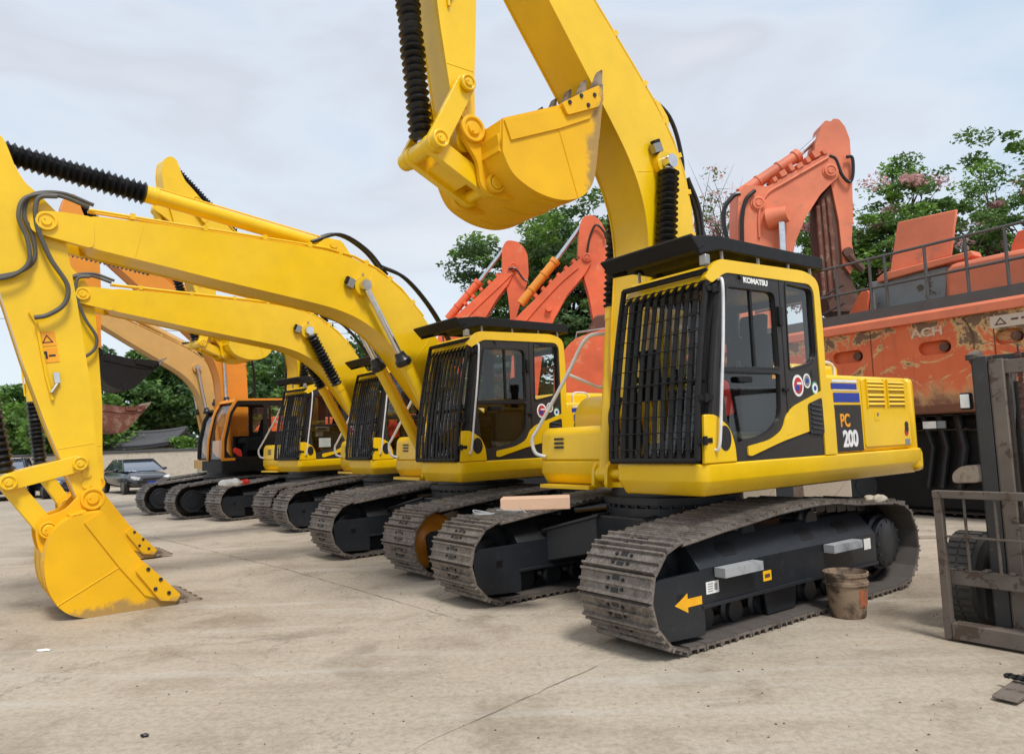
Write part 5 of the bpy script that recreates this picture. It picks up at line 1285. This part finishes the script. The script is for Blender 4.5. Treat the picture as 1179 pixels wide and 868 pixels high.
scrap(167, 848, .022, 'rubber', 'small dark stone near the bottom left edge', 6, flat=.5)
mb = MB(); q = at(1055, 620, z=0); mb.box((q.x, q.y + .1, .03), (1.4, .25, .06), (0, 0, R(-12))); tag(obj('plank', mb, 'paleblock', None, .01), 'pale plank on the ground in the shade behind the forklift', 'plank')
for k in range(60):
    pass
# pebbles and grit
rg = random.Random(21); mb = MB()
for k in range(900):
    y = rg.uniform(2.2, 16); x = rg.uniform(-.75, .75) * y; s = rg.choice((.003, .004, .006, .009)) ; 
    mb.add([(x + s * math.cos(a) * rg.uniform(.6, 1.3), y + s * math.sin(a) * rg.uniform(.6, 1.3), .001) for a in (0, 1.3, 2.5, 3.8, 5)] + [(x, y, s * .8)], [(0, 1, 5), (1, 2, 5), (2, 3, 5), (3, 4, 5), (4, 0, 5)])
tag(obj('grit', mb, 'rustdark', None, 0, 0), 'loose grit scattered over the concrete', 'grit', kind='stuff')

# ------------------------------------------------------------------ cars
M['carblack'] = paint('car_paint_black', (.028, .029, .033), .15, 1., .1, orange=0, metal=.5)
M['carnavy'] = paint('car_paint_navy', (.018, .026, .048), .18, 1., .1, orange=0)
M['carsilver'] = paint('car_paint_silver', (.42, .43, .44), .25, 1., .05, metal=.4, orange=0)
def car(loc, rz, mat, label, suv=False):
    t = thing('parked_car', label, 'car', loc, rz, 'cars parked before the wall'); up = .14 if suv else 0
    st = [(-2.25, .66, .42, .80), (-2.18, .78, .32, .96), (-1.7, .88, .24, 1.0), (-.9, .905, .2, .98), (.3, .905, .2, .95), (1.1, .90, .22, .92), (1.75, .86, .24, .84), (2.1, .76, .26, .72), (2.24, .6, .34, .60)]
    vs, fs = [], []
    for x, w, zb, z1 in st:
        z1 += up; m_ = (zb + z1) / 2
        vs += [(x, -w * .85, zb), (x, -w, m_ * .8), (x, -w * .99, m_ * 1.15), (x, -w * .88, z1 - .03), (x, -w * .5, z1 + .01), (x, w * .5, z1 + .01), (x, w * .88, z1 - .03), (x, w * .99, m_ * 1.15), (x, w, m_ * .8), (x, w * .85, zb)]
    for i in range(len(st) - 1):
        for k in range(10): fs.append((10 * i + k, 10 * i + (k + 1) % 10, 10 * i + 10 + (k + 1) % 10, 10 * i + 10 + k))
    fs += [tuple(range(10)), tuple(reversed(range(10 * (len(st) - 1), 10 * len(st))))]
    mb = MB(); mb.add(vs, fs); b = obj('body', mb, mat, t, smooth=50); sb = b.modifiers.new('s', 'SUBSURF'); sb.levels = 1; sb.render_levels = 2
    zr = 1.44 + up * 1.7; zb = .93 + up
    lo = [(-2.0 if suv else -1.75, .80), (1.15, .80)]; hi = [(-1.6 if suv else -.95, .60), (.25, .60)]
    vs = [(lo[0][0], -lo[0][1], zb), (lo[0][0], lo[0][1], zb), (lo[1][0], lo[1][1], zb), (lo[1][0], -lo[1][1], zb), (hi[0][0], -.60, zr - .03), (hi[0][0], .60, zr - .03), (hi[1][0], .60, zr - .02), (hi[1][0], -.60, zr - .02)]
    mb = MB(); mb.add(vs, [(0, 1, 2, 3), (4, 7, 6, 5), (0, 4, 5, 1), (1, 5, 6, 2), (2, 6, 7, 3), (3, 7, 4, 0)]); obj('window', mb, 'carglass' if 'carglass' in M else 'carblack', t, .03)
    mb = MB(); mb.prism(rnd([(hi[0][0] - .1, -.63), (hi[1][0] + .06, -.63), (hi[1][0] + .06, .63), (hi[0][0] - .1, .63)], .1), zr - .03, zr, 'z')
    for s in (1, -1):
        for (xa, xb) in ((1.15, .28), (-.25, -.32), (lo[0][0] + .02, hi[0][0] - .05)): mb.tube([(xa, s * .81, zb), (xb, s * .615, zr - .02)], .03, 6)
    obj('roof', mb, mat, t, .02)
    for x in (1.38, -1.35):
        for s in (1, -1):
            mb = MB(); mb.lathe([(-.1, .2), (-.1, .29), (-.07, .325), (.07, .325), (.1, .29), (.1, .2)], (x, s * .82, .325), (0, 1, 0), 28); wh = obj('wheel', mb, 'rubber', t)
            mb = MB(); mb.cyl((x, s * .83, .325), (x, s * .925, .325), .20, seg=24); obj('rim', mb, 'steel', wh)
    for s in (1, -1):
        mb = MB(); mb.box((2.03, s * .60, .66 + up), (.30, .30, .12), (0, .25, -s * .4)); obj('headlight', mb, 'headl' if 'headl' in M else 'decalwhite', t, .03)
        mb = MB(); mb.box((.72, s * .97, 1.0 + up), (.10, .16, .11)); obj('mirror', mb, mat, t, .03)
        mb = MB(); mb.box((-2.16, s * .62, .84 + up), (.14, .28, .12)); obj('tail_light', mb, 'decalred', t, .02)
    mb = MB(); mb.box((2.19, 0, .60 + up), (.06, .8, .10)); mb.box((2.20, 0, .36), (.06, 1.0, .12)); obj('grille', mb, 'rubber', t, .01)
    mb = MB(); mb.box((2.245, 0, .44), (.012, .44, .14)); obj('number_plate', mb, 'blue', t)
    return t
M['carglass'] = plain('car_glass', (.22, .26, .33), .06, .8, 1)
M['headl'] = plain('headlight_glass', (.55, .56, .58), .1, 0, 1)
a = at(176, 566, z=0); car((-16.6, 32.0, 0), R(-46), 'carblack', 'black hatchback parked nearest to the end of the row')
car((-19.3, 30.9, 0), R(-44), 'carnavy', 'dark blue saloon between the black hatchback and the yellow bucket arm')
car((-21.3, 30.6, 0), R(-62), 'carblack', 'black car half hidden behind the bucket linkage', True)
car((-21.6, 28.2, 0), R(-55), 'carsilver', 'silver off-road car at the left edge of the cars', True)

# ------------------------------------------------------------------ wall and gatehouse
M['plaster'] = dirt_bucket('stained_plaster', (.50, .44, .36), (.40, .35, .28), .5)
M['tile'] = plain('grey_roof_tile', (.075, .075, .08), .8)
mb = MB(); Yw = 38
a, b = at(-60, 540, Y=Yw), at(228, 540, Y=Yw); wl = thing('boundary_wall', 'pale plastered wall behind the parked cars', 'wall', ((a.x + b.x) / 2, Yw, 0)); hw = (b.x - a.x) / 2
mb.bb(-hw, hw, -.12, .12, 0, 1.75); obj('wall_body', mb, 'plaster', wl, .02); mb = MB(); mb.bb(-hw - .05, hw + .05, -.18, .18, 1.754, 1.86); obj('coping', mb, 'tile', wl, .02)
a, b = at(132, 510, Y=41), at(204, 510, Y=41)
gh = thing('gatehouse', 'low building with a curved grey tiled roof behind the wall', 'building', ((a.x + b.x) / 2, 41, 0)); hw = (b.x - a.x) / 2
mb = MB(); mb.bb(-hw, hw, -1.6, 1.6, 0, 1.95); obj('wall', mb, 'plaster', gh)
mb = MB()
ridge = lambda t: 2.78 + .18 * abs(t) ** 2.2; eav = lambda t: 2.05 + .16 * abs(t) ** 2.2
n = 30; vs = []
for k in range(n + 1):
    t = -1 + 2 * k / n; x = t * (hw + .5)
    vs += [(x, -2.1, eav(t)), (x, -1.0, eav(t) + .42 * (ridge(t) - eav(t))), (x, 0, ridge(t)), (x, 1.0, eav(t) + .42 * (ridge(t) - eav(t))), (x, 2.1, eav(t)), (x, 2.1, eav(t) - .1), (x, 0, ridge(t) - .15), (x, -2.1, eav(t) - .1)]
fs = [(8 * i + j, 8 * i + (j + 1) % 8, 8 * i + 8 + (j + 1) % 8, 8 * i + 8 + j) for i in range(n) for j in range(8)] + [tuple(range(8)), tuple(reversed(range(8 * n, 8 * n + 8)))]
mb.add(vs, fs)
for k in range(44):
    t = -1 + 2 * k / 43; x = t * (hw + .47); mb.tube([(x, -2.14, eav(t) + .03), (x, -1.0, eav(t) + .42 * (ridge(t) - eav(t)) + .03), (x, 0, ridge(t) + .03)], .055, 6)
mb.tube([(tt * (hw + .55), 0, ridge(tt) + .07) for tt in [-1 + 2 * k / 16 for k in range(17)]], .12, 8)
obj('roof', mb, 'tile', gh, smooth=50)

# ------------------------------------------------------------------ trees
def leaves(c, n, rad, size, seed, flat=.55, asp=.45):
    """n small leaf faces in the clump round c"""
    g = np.random.default_rng(seed); d = g.normal(size=(n, 3)); d /= np.linalg.norm(d, axis=1)[:, None]
    rr = g.random(n) ** .45; P_ = np.array(c) + d * rr[:, None] * np.array([rad, rad, rad * flat])
    u = g.normal(size=(n, 3)); u[:, 2] *= .5; u /= np.linalg.norm(u, axis=1)[:, None]; w = g.normal(size=(n, 3)); v = np.cross(u, w); v /= np.linalg.norm(v, axis=1)[:, None]
    s = size * g.uniform(.4, 1.6, n)[:, None]
    return np.stack([P_ - u * s, P_ + v * s * asp, P_ + u * s, P_ - v * s * asp], 1).reshape(-1, 3)
def leaf_mesh(name, arr, mats, idx=None):
    n = len(arr) // 4; me = bpy.data.meshes.new(name); me.vertices.add(4 * n); me.vertices.foreach_set('co', arr.astype(np.float32).ravel())
    me.loops.add(4 * n); me.loops.foreach_set('vertex_index', np.arange(4 * n, dtype=np.int32)); me.polygons.add(n)
    me.polygons.foreach_set('loop_start', np.arange(0, 4 * n, 4, dtype=np.int32)); me.update(calc_edges=True)
    for m in mats: me.materials.append(M[m])
    if idx is not None: me.polygons.foreach_set('material_index', idx.astype(np.int32))
    return me
def tree(label, x, y, h, cw, ch, nclump, per, size, mats=('leaf',), trunk_r=.2, seed=0, frac=None, name='tree', clump=.9, flat=.5, group='trees round the yard', gap=0., cy=None, limbs=14):
    g = np.random.default_rng(seed); t = thing(name, label, 'tree', (x, y, 0), 0, group); cz = h - ch / 2; arrs = []; idx = []; cl = []
    cy = cw if cy is None else cy
    for k in range(nclump):
        d = g.normal(size=3); d /= np.linalg.norm(d); rr = g.random() ** .4
        if d[2] < 0: d[2] *= .8
        lump = 1 + .22 * math.sin(d[0] * 5 + seed) * math.cos(d[1] * 4 + seed * 1.7) + .12 * math.sin(d[2] * 7 + seed)
        c = np.array([d[0] * cw / 2 * rr * lump, d[1] * cy / 2 * rr * lump, cz + d[2] * ch / 2 * rr * lump]); cl.append(c)
        nn = int(per * g.uniform(.5, 1.4)); arrs.append(leaves(c, nn, clump * g.uniform(.6, 1.35), size, int(g.integers(1e9)), flat)); 
        m_ = 0
        if len(mats) > 1: m_ = int(g.choice(len(mats), p=frac))
        idx.append(np.full(nn, m_))
    link('crown', leaf_mesh('crown', np.concatenate(arrs), mats, np.concatenate(idx)), t)
    mb = MB(); th = max(h - ch * .85, h * .25); base = Vector((0, 0, 0)); fork = Vector((g.uniform(-.2, .2), g.uniform(-.2, .2), th))
    mb.tube(smooth_path([base, Vector((.05, .05, th * .5)), fork]), trunk_r * 1.2, 10, trunk_r * .8)
    order = sorted(range(nclump), key=lambda k: g.random())[:limbs]
    for k in order:
        c = Vector(cl[k]); m1 = fork.lerp(c, .5) + Vector((g.uniform(-.4, .4), g.uniform(-.4, .4), g.uniform(0, .6))); mb.tube(smooth_path([fork, m1, c]), trunk_r * .45, 6, trunk_r * .06)
        for j in range(2):
            kk = min(range(nclump), key=lambda q: (Vector(cl[q]) - c).length if q != k else 99); e = Vector(cl[kk]) + Vector(g.normal(size=3) * .5); mb.tube([m1.lerp(c, .4 + .3 * j), e], trunk_r * .16, 5, trunk_r * .04)
    obj('trunk', mb, 'bark', t); return t
def pxtree(label, x0, x1, ytop, ybot, Y, **kw):
    a, b = at(x0, ytop, Y=Y), at(x1, ybot, Y=Y); c = at((x0 + x1) / 2, ytop, Y=Y); zb = max(.3, at((x0 + x1) / 2, ybot, Y=Y).z)
    return tree(label, (a.x + b.x) / 2, Y, c.z, b.x - a.x, c.z - zb, **kw)
pxtree('broad feathery green tree behind the two smaller orange booms', 528, 790, 243, 440, 34, nclump=330, per=300, size=.10, mats=('leafdark', 'leaf', 'leafbright'), frac=[.4, .42, .18], trunk_r=.3, seed=11, clump=.85, flat=.32, limbs=30)
pxtree('pink blossoming tree directly behind the slanted hood panel', 985, 1120, 185, 400, 27, nclump=165, per=170, size=.08, mats=('leaf', 'blossom', 'leafbright'), frac=[.50, .20, .30], trunk_r=.16, seed=21, clump=.55, limbs=30)
pxtree('tall pink flecked tree cut by the right edge', 1075, 1250, 150, 400, 26, nclump=160, per=150, size=.08, mats=('leaf', 'blossom', 'leafbright'), frac=[.52, .18, .30], trunk_r=.18, seed=22, clump=.5, limbs=34)
pxtree('leafy tree between the raised orange boom and the railing', 895, 1035, 208, 400, 28, nclump=140, per=190, size=.08, mats=('leaf', 'blossom', 'leafbright'), frac=[.52, .16, .32], trunk_r=.16, seed=23, clump=.55, limbs=24)
pxtree('thin pink twigged tree against the sky left of the raised orange boom', 792, 868, 185, 330, 25, nclump=60, per=16, size=.07, mats=('blossom', 'leaf'), frac=[.6, .4], trunk_r=.07, seed=24, clump=.5, limbs=46)
pxtree('pale twigged tree just above the orange arm right of centre', 715, 800, 215, 330, 27, nclump=46, per=26, size=.08, mats=('leaf', 'blossom'), frac=[.6, .4], trunk_r=.08, seed=27, clump=.5, limbs=30)
pxtree('dark tree low behind the roof guard of the nearest cab', 770, 905, 300, 420, 30, nclump=80, per=130, size=.13, mats=('leafdark', 'leaf'), frac=[.5, .5], trunk_r=.2, seed=28, clump=.8, limbs=14)
pxtree('rounded bright green tree behind the cars at the left', -70, 75, 440, 548, 44, nclump=110, per=170, size=.16, mats=('leaf', 'leafbright'), frac=[.5, .5], trunk_r=.25, seed=31, clump=1.0)
pxtree('bushy bright tree beside the gatehouse', 30, 142, 452, 540, 40, nclump=100, per=170, size=.15, mats=('leafbright', 'leaf'), frac=[.6, .4], trunk_r=.2, seed=32, clump=.8)
pxtree('mid green tree rising over the gatehouse roof', 110, 250, 398, 520, 47, nclump=130, per=170, size=.18, mats=('leaf', 'leafdark'), frac=[.55, .45], trunk_r=.25, seed=33, clump=1.1)
pxtree('dark green tree behind the tan boom', 190, 330, 400, 520, 52, nclump=130, per=160, size=.2, mats=('leafdark', 'leaf'), frac=[.6, .4], trunk_r=.25, seed=34, clump=1.2)
pxtree('green tree between the amber boom and the raised bucket', 280, 420, 388, 520, 48, nclump=130, per=160, size=.18, mats=('leaf', 'leafdark'), frac=[.6, .4], trunk_r=.25, seed=35, clump=1.1)
pxtree('dark tree behind the second and third cabs', 390, 520, 372, 520, 46, nclump=120, per=160, size=.18, mats=('leafdark', 'leaf'), frac=[.7, .3], trunk_r=.25, seed=36, clump=1.1)
pxtree('small green shrub at the end of the wall', 200, 228, 500, 545, 39.4, nclump=30, per=120, size=.09, mats=('leafbright', 'leaf'), frac=[.6, .4], trunk_r=.06, seed=37, clump=.4, name='shrub')
pxtree('low green tree behind the smaller orange excavator', 500, 640, 380, 520, 40, nclump=120, per=140, size=.17, mats=('leafdark', 'leaf'), frac=[.7, .3], trunk_r=.25, seed=38, clump=1.1)
g = np.random.default_rng(5); arrs = []
for k in range(420):
    x = g.uniform(-75, 75); yy = 62 + g.uniform(-5, 5) + abs(x) * .05; arrs.append(leaves((x, yy, g.uniform(.6, 4.2 + 1.0 * math.sin(x * .3))), 110, 2.0, .36, int(g.integers(1e9)), .7))
wd = link('far_wood', leaf_mesh('far_wood', np.concatenate(arrs), ('leafdark',)), None); tag(wd, 'dark far-off wood closing the yard', 'wood', kind='stuff')
# overhead wires at the left
for k, (a, b) in enumerate((((-10, 352), (480, 372)), ((-10, 366), (480, 384)))):
    P0, P1 = at(*a, Y=55), at(*b, Y=55); mid = P0.lerp(P1, .5) - Vector((0, 0, .5)); mb = MB(); mb.tube(smooth_path([P0, mid, P1]), .02, 5)
    tag(obj('overhead_wire', mb, 'greyrubber'), ('upper' if k == 0 else 'lower') + ' thin overhead wire crossing the sky at the left', 'wire', 'overhead wires')

# ------------------------------------------------------------------ ground, sky, light
mb = MB(); mb.add([(-700, -200, 0), (700, -200, 0), (700, 900, 0), (-700, 900, 0)], [(0, 1, 2, 3)]); tag(obj('ground', mb, 'concrete', None, 0, 0), 'stained pale concrete yard', 'ground', kind='structure')
def joint(px, label, w):
    P_ = [at(a, b, z=.004) for a, b in px]; rg = random.Random(len(px)); L = []; P2 = []
    for a, b in zip(P_, P_[1:]):
        n = max(2, int((b - a).length / .12)); P2 += [a.lerp(b, k / n) for k in range(n)]
    P2 += [P_[-1]]; vs = []
    for k, p_ in enumerate(P2):
        t = (P2[min(k + 1, len(P2) - 1)] - P2[max(k - 1, 0)]).normalized(); nn = Vector((-t.y, t.x, 0)); c = p_ + nn * rg.uniform(-.012, .012); ww = w * rg.uniform(.2, 1.3) * min(1, k / 14, (len(P2) - 1 - k) / 14)
        vs += [c + nn * ww, c - nn * ww]
    mb = MB(); mb.add(vs, [(2 * k, 2 * k + 1, 2 * k + 3, 2 * k + 2) for k in range(len(P2) - 1)]); tag(obj('slab_joint', mb, 'jointdirt', None, 0, 0), label, 'slab joint', kind='structure')
M['jointdirt'] = plain('joint_dirt', (.19, .155, .12), .9)
joint([(380, 905), (590, 810), (735, 745)], 'dark joint between slabs running up to the nearest track', .006)
joint([(150, 612), (330, 655), (560, 722)], 'thin joint between slabs before the row of tracks', .006)
SUN_EL, SUN_AZ = 58, 155      # sun azimuth, clockwise from +Y
w = bpy.data.worlds.new('World'); SC.world = w; w.use_nodes = True; nt = w.node_tree; bg = nt.nodes['Background']
sky = N(nt, 'ShaderNodeTexSky', sky_type='NISHITA'); sky.sun_disc = False; sky.sun_elevation = R(SUN_EL); sky.sun_rotation = R(SUN_AZ); sky.air_density = 1; sky.dust_density = 3
tc = N(nt, 'ShaderNodeTexCoord'); mp = N(nt, 'ShaderNodeMapping'); mp.inputs['Scale'].default_value = (1, 1, 2.6); nt.links.new(tc.outputs['Generated'], mp.inputs[0])
n1 = N(nt, 'ShaderNodeTexNoise'); n1.inputs['Scale'].default_value = 2.3; n1.inputs['Detail'].default_value = 5; n1.inputs['Roughness'].default_value = .5; n1.inputs['Distortion'].default_value = .35; nt.links.new(mp.outputs[0], n1.inputs[0])
cl = ramp(nt, n1.outputs[0], [(.34, (4.7, 5.8, 7.1)), (.48, (6.0, 6.5, 7.3)), (.56, (5.5, 5.8, 6.5)), (.68, (6.6, 6.7, 7.1))])
sp = N(nt, 'ShaderNodeSeparateXYZ'); nt.links.new(tc.outputs['Generated'], sp.inputs[0])
hz = ramp(nt, sp.outputs[2], [(.0, 1.), (.30, .25), (.6, .0)])
c2 = mix(nt, hz.outputs[0], cl.outputs[0], (6.8, 7.6, 8.1))
lf = N(nt, 'ShaderNodeMix'); lf.data_type = 'RGBA'; lf.inputs[0].default_value = .88
nt.links.new(sky.outputs[0], lf.inputs[6]); nt.links.new(c2, lf.inputs[7]); nt.links.new(lf.outputs[2], bg.inputs[0]); bg.inputs[1].default_value = .1
sl = bpy.data.lights.new('sun', 'SUN'); sl.energy = 2.3; sl.angle = R(14); sl.color = (1, .965, .91); so = bpy.data.objects.new('sun', sl); COL.objects.link(so)
sd = Vector((math.sin(R(SUN_AZ)) * math.cos(R(SUN_EL)), math.cos(R(SUN_AZ)) * math.cos(R(SUN_EL)), math.sin(R(SUN_EL)))); so.rotation_euler = sd.to_track_quat('Z', 'Y').to_euler()
SC.view_settings.view_transform = 'Standard'; SC.view_settings.look = 'None'; SC.view_settings.gamma = 1; SC.view_settings.exposure = .38; SC.view_settings.use_curve_mapping = False
SC.cycles.use_denoising = True; SC.cycles.max_bounces = 6; SC.cycles.transparent_max_bounces = 12; SC.cycles.caustics_reflective = False; SC.cycles.caustics_refractive = False
